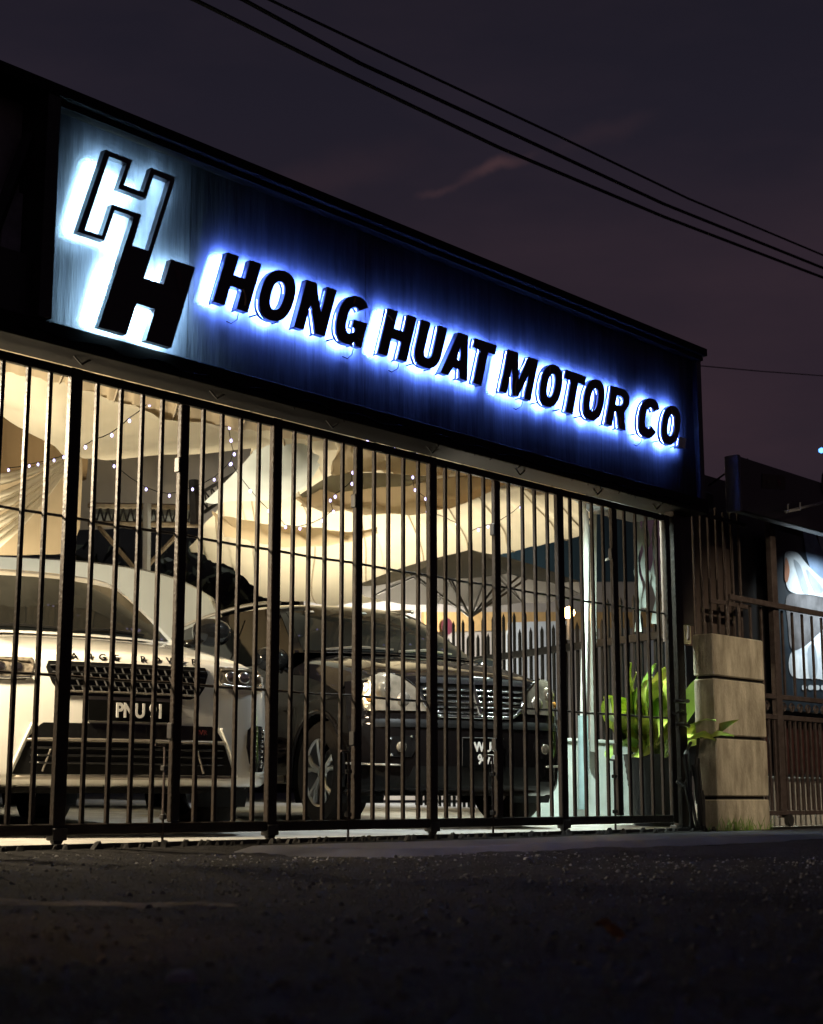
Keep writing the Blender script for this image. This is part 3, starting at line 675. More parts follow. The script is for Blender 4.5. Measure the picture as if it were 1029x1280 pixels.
class Car:
    def __init__(s, name, label, loc, rz, spec, group=None):
        s.sp = spec; s.root = thing(name, label, 'car', loc, rz, group)
        s.W = spec['W']; s.prof = smooth_poly([(0, y, z) for y, z in spec['profile']], 5)
        s.body()
    def bow(s, u):
        u = abs(u); a, b, u0 = s.sp['bow']
        return a*u*u + b*max(0, (u-u0)/(1-u0))**2.0
    def F(s, x, z):
        """front surface y at lateral x, height z"""
        t = s.fz; y = interp(t, z)
        return y + s.bow(min(1, abs(x)/s.W))
    def body(s):
        sp = s.sp; W = s.W; mb = MB(); rows = []
        zt = sp['bonnet_edge']     # z where the fascia turns into the bonnet
        s.fz = []
        for p in s.prof:
            if (not s.fz or p.z > s.fz[-1][0]+1e-4) and p.z <= zt+.02: s.fz.append((p.z, p.y))
        nu = 40; edge = []; fedge = []
        ywb = sp['ws'][0][0]
        for p in s.prof:
            row = []
            onb = p.z > zt
            f = max(0, min(1, (p.y-.12)/(ywb-.12))) if onb else 0
            for j in range(nu+1):
                u = math.sin((-1+2*j/nu)*math.pi/2)*.35+(-1+2*j/nu)*.65
                au = abs(u)
                y = p.y + s.bow(u)*(1-f*.55)
                z = p.z - (sp['crown']*u*u + .085*max(0, (au-.78)/.22)**2)*(min(1, max(0, (p.z-zt+.05)/.08)))
                if onb: z += .012*math.exp(-((au-.62)/.07)**2)*min(1, f*4+.2)      # bonnet crease
                row.append((u*W, y, z))
            rows.append(row)
            (edge if onb else fedge).append(row[-1])
        mb.grid(rows)
        # sides
        zb = sp['zb']; Ls = sp['L']; zbelt = sp['belt']
        ed = [(e[1], e[2]) for e in edge]+[(ywb+s.bow(1)*.45+.3, zbelt), (Ls, zbelt+.03)]
        y0 = fedge[0][1]
        ym = ed[0][0]
        cols = []
        ny = int((Ls-ym)/.055); nz = 22
        for i in range(ny+1):
            y = ym+(Ls-ym)*i/ny; ztop = interp(ed, y); col = []
            for j in range(nz+1):
                z = zb+(ztop-zb)*j/nz
                yy = y
                if i == 0: yy = interp(s.fz, min(z, zt))+s.bow(1)
                h = (z-zb)/(zbelt-zb)
                x = W*(1-.05*max(0, .35-h)**1.5*3-.06*max(0, h-.72)**2*6) - (.0 if i else 0) + .006*math.exp(-((h-.62)/.03)**2)
                col.append([x if i else W, yy, z])
            cols.append(col)
        for (wy, wz, wr) in sp['arches']:      # cut the wheel arches
            for c in cols:
                for v in c: pass
        for sgn in (1, -1):
            vs = []; fs = []; nzz = nz+1
            inside = []
            for c in cols:
                for v in c:
                    y, z = v[1], v[2]; ins = False
                    for (wy, wz, wr) in sp['arches']:
                        if math.hypot(y-wy, z-wz) < wr: ins = (wy, wz, wr)
                    inside.append(ins); vs.append([sgn*v[0], y, z])
            for i in range(ny):
                for j in range(nz):
                    q = (i*nzz+j, (i+1)*nzz+j, (i+1)*nzz+j+1, i*nzz+j+1)
                    if all(inside[k] for k in q): continue
                    fs.append(q if sgn > 0 else q[::-1])
            for k, ins in enumerate(inside):
                if ins:
                    wy, wz, wr = ins; d = math.hypot(vs[k][1]-wy, vs[k][2]-wz) or 1
                    vs[k][1] = wy+(vs[k][1]-wy)*wr/d; vs[k][2] = wz+(vs[k][2]-wz)*wr/d
            mb.add(vs, fs)
        # tail
        mb.grid([[(-W*.98, Ls, zb), (0, Ls+.08, zb), (W*.98, Ls, zb)], [(-W*.95, Ls, zbelt), (0, Ls+.1, zbelt), (W*.95, Ls, zbelt)]])
        # greenhouse: windscreen, roof, sides
        (yb, zwb), (yt, zwt) = sp['ws']; wb, wt = sp['ww']
        def ws(u, v, off=0.):
            wdt = wb+(wt-wb)*v
            y = yb+(yt-yb)*v + sp['wbow']*u*u*(1-.35*v); z = zwb+(zwt-zwb)*v+ .05*math.sin(v*math.pi)*.6 - .03*u*u*(1 if v > .5 else v*2)
            return Vector((u*wdt, y-off*.75, z+off*.65))
        s.ws = ws
        mb.grid([[ws(-1+2*j/16, i/8) for j in range(17)] for i in range(9)])
        rp = smooth_poly([(0, y, z) for y, z in sp['roof']], 4)
        rr = []
        for k, p in enumerate(rp):
            t = k/(len(rp)-1); wdt = wt*(1+.02*math.sin(t*3.14))
            r = []
            for j in range(17):
                u = -1+2*j/16
                b = sp['wbow']*.65*u*u*max(0, 1-t*4)
                z = p.z-.03*u*u*min(1, 1)-.03*max(0, (abs(u)-.75)/.25)**2*min(1, t*6)
                r.append((u*wdt, p.y+b, z))
            rr.append(r)
        mb.grid(rr)
        s.roofrows = rr
        # greenhouse sides
        top = [r[-1] for r in rr]
        for sgn in (1, -1):
            g = []
            ya = ws(1, 0)
            for k, tpt in enumerate(top):
                t = k/(len(top)-1)
                by = ya.y + (Ls-.05-ya.y)*t
                low = (W*.955, by, zbelt-.01) if k else (ya.x, ya.y, ya.z)
                g.append([tuple((sgn*(low[0]+(tpt[0]-low[0])*q), low[1]+(tpt[1]-low[1])*q, low[2]+(tpt[2]-low[2])*q)) for q in (0, .25, .5, .75, 1)])
            mb.grid(g)
            s.side = g if sgn < 0 else getattr(s, 'side', None)
            if sgn > 0: s.side_r = g
        mb.grid([[tuple(s.side[-1][q]), (0, s.side[-1][q][1]+.04, s.side[-1][q][2]), (-s.side[-1][q][0], s.side[-1][q][1], s.side[-1][q][2])] for q in range(5)])
        s.bodyobj = build('body', mb, sp['paint'], s.root, smooth=True, merge=True, angle=50)
        # underside and dark interior tub so nothing shows through the arches
        ub = MB().box(-W*.78, W*.78, .5, Ls-.1, zb+.02, zb+.10)
        for (wy, wz, wr) in sp['arches']:
            for sgn in (1, -1):
                mbx = [[(sgn*(W-.005), wy+wr*math.cos(a*math.pi/12), wz+wr*math.sin(a*math.pi/12)) for a in range(-2, 15)], [(sgn*(W-.34), wy+wr*math.cos(a*math.pi/12), wz+wr*math.sin(a*math.pi/12)) for a in range(-2, 15)]]
                ub.grid(mbx); ub.box(sgn*(W-.34)-.005, sgn*(W-.34)+.005, wy-wr, wy+wr, zb, wz+wr)
        build('underbody', ub, M['blackplastic'], s.root)
        # glass
        build('windscreen', MB().grid([[ws((-1+2*j/16)*.93, .03+.90*i/8, .006) for j in range(17)] for i in range(9)]), M['carglass'], s.root, smooth=True)
        for sg, nm in (() if sp.get('nowin') else ((s.side, -1), (s.side_r, 1))):
            n = len(sg)
            for a, b in ((.07, .36), (.39, .64), (.67, .90)):
                rows = []
                for i in range(7):
                    t = (a+(b-a)*i/6)*(n-1); k = min(n-2, int(t)); f = t-k; r = []
                    for q in (.08, .45, .86):
                        def P_(kk):
                            qq = q*4; m_ = min(3, int(qq)); return Vector(sg[kk][m_]).lerp(Vector(sg[kk][m_+1]), qq-m_)
                        v = P_(k).lerp(P_(k+1), f); v.x += nm*.006; r.append(v)
                    rows.append(r)
                build('side_window', MB().grid(rows), M['carglass'], s.root, smooth=True)
        for (wy, wz, wr) in sp['arches']:
            for sgn in (1, -1): s.wheel(sgn*(W-.135), wy, sp['tyre'], sgn)
        for sgn in (1, -1): s.mirror(sgn)
        # wipers and scuttle
        for a, b in ((-.75, -.05), (.0, .68)):
            build('wiper', MB().tube([ws(a, .035, .014), ws((a+b)/2, .075, .022), ws(b, .06, .016)], [.010, .012, .007], 5), sp.get('wiper', M['blackplastic']), s.root)
    def wheel(s, x, y, r, sgn):
        rim = s.sp['rim']; wd = .125
        t = build('wheel', MB().lathe([(rim*.98, -wd), (r*.93, -wd), (r*.985, -wd*.8), (r, -wd*.35), (r, wd*.35), (r*.985, wd*.8), (r*.93, wd), (rim*.98, wd)], 40, 'x', (0, 0, 0)), M['rubber'], s.root, smooth=True, angle=50)
        t.location = (x, y, r-.006)
        o = sgn*(wd-.02)
        mb = MB().lathe([(rim*.90, o-sgn*.07), (rim*.93, o), (rim, o+sgn*.012), (rim, o-sgn*.10)], 40, 'x')
        mb.lathe([(0, o), (.05, o), (.062, o-sgn*.02)], 20, 'x')
        for k in range(5):
            for d in (-.11, .11):
                a = 2*math.pi*k/5+d+.3; a2 = 2*math.pi*k/5+d*1.9+.3
                p = [Vector((o-sgn*.012, .045*math.cos(a), .045*math.sin(a))), Vector((o+sgn*.004, rim*.55*math.cos(a), rim*.55*math.sin(a))), Vector((o-sgn*.004, rim*.93*math.cos(a2), rim*.93*math.sin(a2)))]
                mb.tube(p, [.020, .017, .020], 6)
        build('rim', mb, M['alloy'], t, smooth=True, angle=40)
        build('brake_disc', MB().lathe([(0, o-sgn*.09), (rim*.72, o-sgn*.09)], 24, 'x'), M['steel'], t)
    def mirror(s, sgn):
        y, z = s.sp['mirror']
        mb = MB(); rows = []
        for i in range(9):
            a = math.pi*i/8; row = []
            for j in range(16):
                b = 2*math.pi*j/16
                row.append((sgn*(s.W+.08)+.135*math.cos(a)*1.0, y+.08*math.sin(a)**.7*math.cos(b), z+.095*math.sin(a)**.7*math.sin(b)))
            rows.append(row)
        mb.grid(rows, True); mb.tube([(sgn*(s.W-.10), y+.05, z-.09), (sgn*(s.W), y+.03, z-.07)], .03, 8)
        build('mirror', mb, s.sp.get('mirror_mat', M['gloss_black']), s.root, smooth=True)
    # ---- details that follow the curved front
    def strip(s, name, rows, m, proud=.006, thick=.02, nc=12, mirror=False, parent=None, label=None):
        res = None
        for sg in ((1, -1) if mirror else (1,)):
            g = []
            rr = []
            for (a, b) in zip(rows[:-1], rows[1:]):
                for k in range(3): rr.append(tuple(a[i]+(b[i]-a[i])*k/3 for i in range(3)))
            rr.append(rows[-1])
            for z, xa, xb in rr:
                g.append([(sg*(xa+(xb-xa)*j/nc), s.F(sg*(xa+(xb-xa)*j/nc), z)-proud, z) for j in range(nc+1)])
            mb = MB().grid(g)
            loop = g[0]+[r[-1] for r in g[1:]]+g[-1][::-1][1:]+[r[0] for r in g[::-1][1:-1]]
            back = [(p[0], p[1]+thick, p[2]) for p in loop]
            mb.grid([loop+[loop[0]], back+[back[0]]])
            o = build(name, mb, m, parent or s.root, smooth=True, angle=40)
            if label: o['label'] = label
            res = o
        return res
    def bar(s, name, pts, r, m, proud=.01, parent=None, n=10, mirror=False):
        for sg in ((1, -1) if mirror else (1,)):
            P = []
            for (xa, za), (xb, zb) in zip(pts[:-1], pts[1:]):
                for k in range(n):
                    x = sg*(xa+(xb-xa)*k/n); z = za+(zb-za)*k/n; P.append((x, s.F(x, z)-proud, z))
            x, z = sg*pts[-1][0], pts[-1][1]; P.append((x, s.F(x, z)-proud, z))
            o = build(name, MB().tube(P, r, 6), m, parent or s.root, smooth=True)
        return o
    def disc(s, name, x, z, r, m, proud=.012, parent=None, depth=.02):
        y = s.F(x, z)-proud
        return build(name, MB().lathe([(0, -depth*.3), (r*.6, -depth*.25), (r*.9, 0), (r, depth)], 18, 'y', (x, y, z)), m, parent or s.root, smooth=True)
    def text(s, name, txt, x, z, size, m, proud=.012, bold=.0, xs=1., parent=None, tilt=0.):
        mb = text_mesh(txt, size, .004, bold, xs); y = s.F(x, z)-proud
        e = .05; sl = (s.F(x+e, z)-s.F(x-e, z))/(2*e)
        mb.v = [(v[0]+x, v[1]+y+v[0]*sl+v[2]*tilt, v[2]+z) for v in mb.v]
        return build(name, mb, m, parent or s.root)

# cream luxury car
RRS = dict(W=.985, L=4.75, zb=.27, belt=1.16, bonnet_edge=.985, crown=.045, bow=(.13, .17, .74),
    profile=[(.20,.268),(.07,.278),(.014,.308),(0,.36),(.0,.50),(.006,.60),(.016,.72),(.03,.82),(.045,.90),(.062,.955),(.085,.99),(.15,1.025),(.40,1.085),(.75,1.15),(1.10,1.20)],
    ws=((1.08,1.205),(1.82,1.675)), ww=(.83,.66), wbow=.24, roof=[(1.82,1.675),(2.0,1.725),(2.5,1.78),(3.2,1.79),(4.0,1.755),(4.55,1.68)],
    arches=[(.93,.37,.43),(3.85,.37,.43)], tyre=.375, rim=.27, mirror=(1.28,1.30), paint=M['rr_paint'])
rr = Car('luxury_car', 'cream luxury off-road car facing the gate at left', (5.4316+.025, .7637-.01, FZ(1.2)-.0), R(74-90), RRS)
g = rr.strip('grille', [(.952,-.47,.47),(.915,-.485,.485),(.83,-.455,.455),(.785,-.42,.42),(.762,-.36,.36)], M['gloss_black'], .008)
for k, z in enumerate((.925, .888, .851, .814, .785)):
    w_ = interp([(.762,.36),(.785,.42),(.83,.455),(.915,.485)], z)-.02
    rr.bar('grille_bar', [(-w_, z), (w_, z)], .006, M['satin'] if k == 4 else M['blackplastic'], .016, g, 16)
mb = MB()
for k, z in enumerate((.907, .87, .833, .80)):
    for j in range(-8, 9):
        x = (j+(.5 if k % 2 else 0))*.052
        if abs(x) < .43: mb.tube([(x-.01, rr.F(x, z)-.016, z+.016), (x+.004, rr.F(x, z)-.018, z-.016)], .0055, 4)
build('grille_mesh', mb, mat('grille_grey', (.06, .06, .06), .35, spec=.5), g)
hl = None
for sg in (1, -1):
    h = rr.strip('headlight', [(.966,sg*.555,sg*.885),(.93,sg*.55,sg*.91),(.875,sg*.565,sg*.925),(.838,sg*.60,sg*.915)], M['lamp_inner'], .008)
    rr.disc('lamp_lens', sg*.64, .905, .038, M['chrome'], .016, h); rr.disc('lamp_lens', sg*.735, .905, .040, M['chrome'], .018, h)
    rr.disc('lamp_lens', sg*.845, .90, .034, M['lens'], .018, h)
    rr.bar('lamp_trim', [(.57*sg,.858),(.70*sg,.850),(.90*sg,.852)], .009, M['chrome'], .012, h)
    rr.bar('lamp_trim', [(.575*sg,.945),(.72*sg,.952),(.88*sg,.95)], .006, M['lens'], .012, h)
# raised letters on the bonnet lip
word = 'RANGE ROVER'
for k, ch_ in enumerate(word):
    if ch_ == ' ': continue
    x = -.405 + .081*k
    rr.text('letter', ch_, x, .968, .048, M['gloss_black'], .004, .0012, 1.25, tilt=.35)
pl_ = rr.strip('number_plate', [(.742,-.26,.26),(.628,-.26,.26)], M['plate_black'], .022, .03)
rr.text('plate_text', 'PNU 91', .035, .650, .110, M['plate_white'], .027, .0035, .80, pl_)
rr.strip('upper_intake', [(.612,-.50,.50),(.585,-.535,.535),(.532,-.575,.575)], M['gloss_black'], .006)
rr.bar('intake_trim', [(-.60,.520),(0,.520),(.60,.520)], .009, M['satin'], .010)
li = rr.strip('lower_intake', [(.508,-.585,.585),(.43,-.615,.615),(.335,-.655,.655)], M['blackplastic'], .006)
for z in (.475, .435, .395): rr.bar('intake_slat', [(-.57, z), (.57, z)], .007, M['gloss_black'], .012, li)
rr.bar('intake_edge', [(.56,.605),(.605,.505),(.675,.33)], .010, M['rr_paint'], .012, mirror=True)
rr.bar('tow_strut', [(.40,.47),(.445,.345)], .008, M['satin'], .012, li); rr.bar('tow_strut', [(-.46,.47),(-.50,.35)], .006, M['satin'], .012, li)
rr.bar('bumper_lip', [(-.66,.318),(0,.318),(.66,.318)], .011, M['satin'], .008)
rr.text('badge', 'SVR', .43, .565, .036, mat('red_badge', (.16, .03, .03), .4), .012, .0008, 1.2)
for sg in (1, -1):
    v = rr.strip('side_vent', [(.628,sg*.79,sg*.895),(.600,sg*.752,sg*.925),(.50,sg*.742,sg*.94),(.41,sg*.765,sg*.935),(.358,sg*.81,sg*.90)], M['gloss_black'], .008)
    for q in range(8):
        z = .39+.03*q
        rr.disc('vent_stud', sg*(.80+.004*q), z, .007, M['chrome'], .014, v); rr.disc('vent_stud', sg*(.875+.004*q), z, .0085, M['chrome'], .014, v)
    rr.bar('vent_lip', [(.77*sg,.365),(.82*sg,.345),(.93*sg,.352)], .011, M['rr_paint'], .010)
rr.strip('skid_plate', [(.276,-.66,.66),(.235,-.58,.58)], M['blackplastic'], -.03, .3)

# black off-road car
SUS = dict(W=.875, L=4.62, zb=.30, belt=1.20, bonnet_edge=1.04, crown=.07, bow=(.12, .17, .72),
    profile=[(.14,.20),(.04,.24),(.0,.32),(-.012,.45),(-.012,.58),(.0,.69),(.02,.725),(.03,.80),(.05,.95),(.07,1.02),(.11,1.05),(.2,1.085),(.5,1.16),(.85,1.225),(1.15,1.265)],
    ws=((1.13,1.27),(1.86,1.70)), ww=(.80,.64), wbow=.20, roof=[(1.86,1.70),(2.05,1.745),(2.6,1.785),(3.3,1.79),(4.1,1.76),(4.5,1.70)],
    arches=[(.77,.36,.42),(3.68,.36,.42)], tyre=.37, rim=.245, mirror=(1.42,1.22), paint=M['black_paint'], wiper=M['satin'])
su = Car('offroad_car', 'black off-road car with chrome slatted grille behind the middle of the gate', (8.4945, .75, FZ(1.4)+.02), R(71-90), SUS)
g = su.strip('grille', [(1.012,-0.400,0.400),(.97,-0.436,0.436),(.90,-0.431,0.431),(.83,-0.396,0.396),(.775,-0.343,0.343),(.752,-0.304,0.304)], M['blackplastic'], .006)
su.strip('grille_band', [(1.018,-0.414,0.414),(1.0,-0.444,0.444),(.975,-0.453,0.453)], M['chrome'], .022, .03, parent=g)
su.bar('grille_frame', [(0.451,.975),(0.440,.90),(0.400,.82),(0.343,.765),(0.304,.745)], .014, M['chrome'], .014, g, mirror=True)
su.bar('grille_frame', [(-0.308,.745),(0,.742),(0.308,.745)], .014, M['chrome'], .014, g)
for z in (.93, .89, .85, .81, .775):
    w_ = interp([(.752,0.304),(.775,0.343),(.83,0.396),(.90,0.431),(.97,0.436)], z)-.02
    su.bar('grille_bar', [(-w_, z), (0, z), (w_, z)], .0075, M['chrome'], .014, g)
su.bar('grille_slash', [(-.030,.985),(-.012,.90),(.028,.755)], [.020]*20+[.014], M['chrome'], .022, g)
for sg in (1, -1):
    h = su.strip('headlight', [(1.042,sg*.63,sg*.69),(1.015,sg*.56,sg*.75),(.95,sg*.47,sg*.79),(.88,sg*.41,sg*.805),(.81,sg*.365,sg*.80),(.778,sg*.365,sg*.78)], M['lens'], .010)
    su.disc('lamp_lens', sg*.675, .925, .060, M['lens'], .016, h, .03); su.disc('lamp_lens', sg*.55, .855, .055, M['satin'], .016, h, .03); su.disc('lamp_lens', sg*.675, .925, .022, M['chrome'], .030, h, .012)
    su.disc('turn_lamp', sg*.765, .86, .026, M['amber'], .014, h)
    su.bar('lamp_rim', [(sg*.63,1.045),(sg*.555,1.018),(sg*.465,.95),(sg*.36,.80)], .006, M['gloss_black'], .012, h)
    fg = su.strip('fog_lamp_pocket', [(.60,sg*.50,sg*.68),(.53,sg*.48,sg*.70),(.46,sg*.52,sg*.68)], M['gloss_black'], .006)
    su.disc('fog_lamp', sg*.59, .53, .040, M['lamp_inner'], .012, fg, .02)
    su.disc('chrome_screw', sg*.665, .585, .010, M['chrome'], .012, fg); su.disc('chrome_screw', sg*.66, .475, .012, M['chrome'], .012, fg); su.disc('chrome_screw', sg*.52, .60, .010, M['chrome'], .012, fg)
su.strip('bumper_band', [(.72,-.84,.84),(.665,-.86,.86)], M['blackplastic'], .012)
su.strip('lower_intake', [(.40,-.50,.50),(.27,-.56,.56)], M['blackplastic'], .006)
su.bar('bumper_trim', [(.60,.405),(.75,.41),(.90,.42)], .008, M['satin'], .010, mirror=True)
pl_ = su.strip('number_plate', [(.592,-.145,.185),(.402,-.145,.185)], M['plate_black'], .026, .03)
su.text('plate_text', 'WUG', .045, .505, .092, M['plate_white'], .031, .003, .9, pl_)
su.text('plate_text', '9473', .045, .420, .092, M['plate_white'], .031, .003, .78, pl_)
su.bar('plate_frame', [(-.15,.597),(.19,.597)], .004, M['steel'], .030, pl_); su.bar('plate_frame', [(-.15,.402),(-.15,.59)], .003, M['steel'], .030, pl_)
for sg, rw in ((-1, su.side), (1, su.side_r)):
    tp = [Vector(q[4]) for q in rw]
    pts = [t_ + Vector((-sg*.03, 0, .055 if 0 < i < len(tp)-1 else .0)) for i, t_ in enumerate(tp)][3:-2]
    build('roof_rail', MB().tube(pts, .016, 6), M['satin'], su.root, smooth=True)
    wl = [Vector(q[0])+Vector((sg*.012, 0, .02)) for q in rw]
    build('window_trim', MB().tube(wl[1:], .008, 5), M['chrome'], su.root)
    build('arch_lip', MB().tube([(sg*(su.W-.002), .77+.435*math.cos(a*math.pi/14), .36+.435*math.sin(a*math.pi/14)) for a in range(-1, 16)], .022, 6), M['black_paint'], su.root, smooth=True)
    build('sill_step', MB().bbox(sg*.90-.06, sg*.90+.06, 1.38, 3.2, .30, .35, .01), M['satin'], su.root)
# stickers and papers behind the screen
for u, v, m_ in ((-.72, .86, M['plate_white']), (.62, .88, M['plate_white']), (-.05, .84, M['pale'])):
    a = su.ws(u, v, .012); b = su.ws(u+.10, v, .012); c = su.ws(u+.10, v+.05, .012); d = su.ws(u, v+.05, .012)
    build('sticker', MB().add([a, b, c, d], [(0,1,2,3)]), m_, su.root)

# white van behind, seen between the two cars
VAN = dict(W=.95, L=5.4, zb=.30, belt=1.3, bonnet_edge=1.1, crown=.05, bow=(.12, .16, .72), nowin=True,
    profile=[(.1,.25),(.02,.30),(0,.45),(.0,.7),(.04,.95),(.08,1.1),(.15,1.18),(.25,1.28),(.35,1.35)],
    ws=((.35,1.36),(.75,2.18)), ww=(.86,.78), wbow=.16, roof=[(.75,2.18),(1.2,2.38),(1.9,2.50),(2.8,2.55),(4.0,2.56),(5.3,2.50)],
    arches=[(.95,.34,.40),(4.3,.34,.40)], tyre=.34, rim=.2, mirror=(.7,1.5), paint=M['van_paint'])
a = at(352, 900, 6.0)
van = Car('white_van', 'plain tall white van parked across behind the two cars', (a.x, 6.0, FZ(7)), R(51.7), VAN)

# ------------------------------------------------------------------ canopy cloths
def cat(p, t):
    n = len(p)-1; k = min(n-1, int(t*n)); f = t*n-k
    p0, p1, p2, p3 = p[max(k-1, 0)], p[k], p[k+1], p[min(k+2, n)]
    return .5*((2*p1)+(p2-p0)*f+(2*p0-5*p1+4*p2-p3)*f*f+(3*p1-p0-3*p2+p3)*f**3)
def cloth(name, label, rows, m, nu=40, nv=30, fold=.0, nf=8, skew=0., seed=0, group='canopy cloths', seams=0, seam_slope=.28):
    P = [[at(*q) for q in r] for r in rows]
    g = []
    for i in range(nv+1):
        v = i/nv; r = []
        for j in range(nu+1):
            u = j/nu
            c = [cat(row, u) for row in P]; p = cat(c, v)
            ph = u*nf+skew*v
            w_ = _n.noise((ph, v*.6, seed))*1.0 + .6*_n.noise((ph*2.3, v*.9, seed+5)) + .9*(.5-abs(_n.noise((ph*1.3+2, v*.5, seed+3)))) + .35*(.5-abs(_n.noise((ph*3.7, v*.8, seed+4))))
            p = p + Vector((0, -1, .25))*(fold*w_) + Vector((0, 0, 1))*.02*_n.noise((u*3, v*3, seed+9))
            r.append(p)
        g.append(r)
    o = build(name, MB().grid(g), m, None, smooth=True)
    for k in range(seams):
        u0 = -.25+(1.45)*(k+.5)/seams; pts = []
        for i in range(0, nv+1, 2):
            u = u0 + seam_slope*(i/nv)
            if 0 <= u <= 1:
                j = min(nu-1, int(u*nu)); f = u*nu-j; pts.append(g[i][j].lerp(g[i][j+1], f)+Vector((0, -.004, -.004)))
        if len(pts) > 2: build('seam', MB().tube(pts, .009, 4), M['seam'], o)
    return tag(o, label, 'canopy', group)
cloth('canopy_sheet', 'widest cream canopy sheet with slanting folds above the black car',
      [[(325,478,1.6),(430,512,1.6),(540,545,1.6),(640,570,1.6),(770,600,1.6)],
       [(300,590,4.2),(420,600,4),(535,612,3.8),(640,620,3.6),(738,642,3.2)],
       [(258,645,6),(400,680,6),(525,680,5.5),(640,662,4.8),(733,656,3.9)],
       [(232,689,7.2),(345,750,7.5),(490,750,7),(610,700,5.6),(727,672,4.4)]], M['cream'], 170, 80, .17, 13, -4.2, 1, seams=12)
cloth('canopy_band', 'pale cream band of cloth sweeping from upper left to a point',
      [[(-40,420,2.8),(60,474,2.8),(150,504,2.8),(250,532,2.8),(352,549,3.0)],
       [(-40,470,3.4),(58,525,3.2),(140,545,3.2),(250,556,3.1),(354,552,3.1)],
       [(-40,500,3.9),(58,562,3.9),(115,576,3.9),(240,571,3.6),(356,555,3.2)]], M['cream'], 70, 28, .09, 4, 1.5, 2)
cloth('canopy_ceiling', 'tan ribbed ceiling cloth above the pale cream band',
      [[(-60,380,1.0),(90,430,1.0),(240,480,1.0),(400,535,1.0)],
       [(-60,450,3.0),(90,490,3.0),(240,530,3.0),(400,553,3.0)],
       [(-60,480,5.0),(90,520,5.0),(240,548,5.0),(400,562,5.0)]], M['tan'], 90, 20, .07, 18, 0, 3, seams=9, seam_slope=-.05)
cloth('pleated_drape', 'tan pleated drape gathered to a point at far left',
      [[(-40,622,6.0),(20,595,6.0),(65,577,6.0),(101,561,6.0)],
       [(-40,660,6.2),(24,645,6.2),(75,625,6.2),(103,590,6.1)],
       [(-40,694,6.4),(30,694,6.4),(80,691,6.4),(100,660,6.3)]], mat('x', (0,0,0)) if False else M['tan'], 50, 60, .0, 3, 0, 4)
# pleats radiating from the gather
mb = MB()
ap = at(102, 562, 5.9)
for k in range(9):
    q = at(-30+k*2, 600+k*11.5+_n.noise((k*3.3, 1, 2))*9, 5.85); m1 = ap.lerp(q, .5)+Vector((0, -.05, -.05))
    f_ = .75+.8*abs(_n.noise((k*2.7, 4, 1))); mb.tube([ap, ap.lerp(q, .25)+Vector((0,-.03,-.02)), m1, ap.lerp(q, .75)+Vector((0,-.05,-.04)), q], [.008, .02*f_, .03*f_, .036*f_, .042*f_], 8)
o = build('gathered_pleats', mb, M['cream'], smooth=True); tag(o, 'rolled cream pleats fanning out from the gather at far left', 'drape')
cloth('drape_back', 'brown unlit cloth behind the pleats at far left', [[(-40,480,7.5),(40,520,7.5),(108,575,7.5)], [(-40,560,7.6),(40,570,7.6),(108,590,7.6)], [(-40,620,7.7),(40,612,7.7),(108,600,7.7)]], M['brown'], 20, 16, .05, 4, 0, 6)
cloth('canopy_shadowed', 'canopy underside with its shade painted taupe behind the lattice beam',
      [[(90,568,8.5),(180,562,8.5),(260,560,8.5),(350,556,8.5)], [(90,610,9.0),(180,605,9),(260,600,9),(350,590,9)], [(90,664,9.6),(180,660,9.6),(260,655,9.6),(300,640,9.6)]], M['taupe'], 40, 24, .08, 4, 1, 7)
cloth('canopy_swirl', 'bluish white cloth bulging beside the end of the lattice beam',
      [[(322,500,3.0),(360,515,2.9),(392,530,3.0),(420,545,3.2)], [(318,560,3.4),(352,570,3.2),(385,578,3.3),(405,570,3.4)], [(255,628,5.2),(300,626,4.8),(350,626,4.4),(378,612,4.0)]], M['pale'], 30, 24, .06, 3, 0, 8)
cloth('fold_shade_cloth', 'large tan cloth painting fold shade across the middle of the cream sheet',
      [[(362,624,3.5),(410,610,3.3),(470,608,3.2),(540,600,3.1),(640,586,3.1)], [(372,630,3.45),(415,632,3.2),(480,632,3.1),(550,625,3.0),(640,596,3.05)], [(380,634,3.5),(420,641,3.3),(485,645,3.2),(560,636,3.1),(642,600,3.1)]], M['tan'], 60, 14, .07, 9, -1, 9)  # this and the next three cloths paint fold shading on the cream sheet
cloth('fold_shade_cloth', 'peaked tan cloth painting fold shade just under the gate top rail',
      [[(424,560,2.6),(440,520,2.2),(470,530,2.2),(510,565,2.5),(560,585,2.7)], [(415,580,2.9),(440,570,2.7),(475,570,2.7),(510,580,2.8),(562,592,2.8)], [(408,596,3.2),(440,592,3.1),(475,590,3.1),(515,594,3.0),(565,598,3.0)]], M['tan'], 50, 16, .07, 8, -1, 10)
cloth('fold_shade_cloth', 'narrow olive cloth painting shade between the two tan shade cloths',
      [[(372,620,3.42),(415,594,3.2),(450,590,3.1),(500,594,3.05),(545,596,3.0)], [(376,622,3.4),(418,606,3.2),(452,602,3.1),(500,601,3.05),(545,599,3.0)], [(380,624,3.42),(420,617,3.25),(455,612,3.15),(500,608,3.1),(545,602,3.05)]], M['shade'], 30, 8, .02, 4, 0, 11)  # olive cloth added as the shade above the tan band
cloth('fold_shade_cloth', 'low tan cloth painting fold shade left of the middle under a pale roll',
      [[(262,640,5.5),(330,656,5.0),(380,660,4.8),(440,666,4.6),(470,660,4.5)], [(270,655,5.5),(330,668,5.0),(380,672,4.8),(440,674,4.6),(470,664,4.5)], [(280,672,5.6),(330,682,5.1),(380,684,4.9),(430,680,4.7),(470,668,4.55)]], M['tan'], 50, 12, .06, 8, -1, 12)

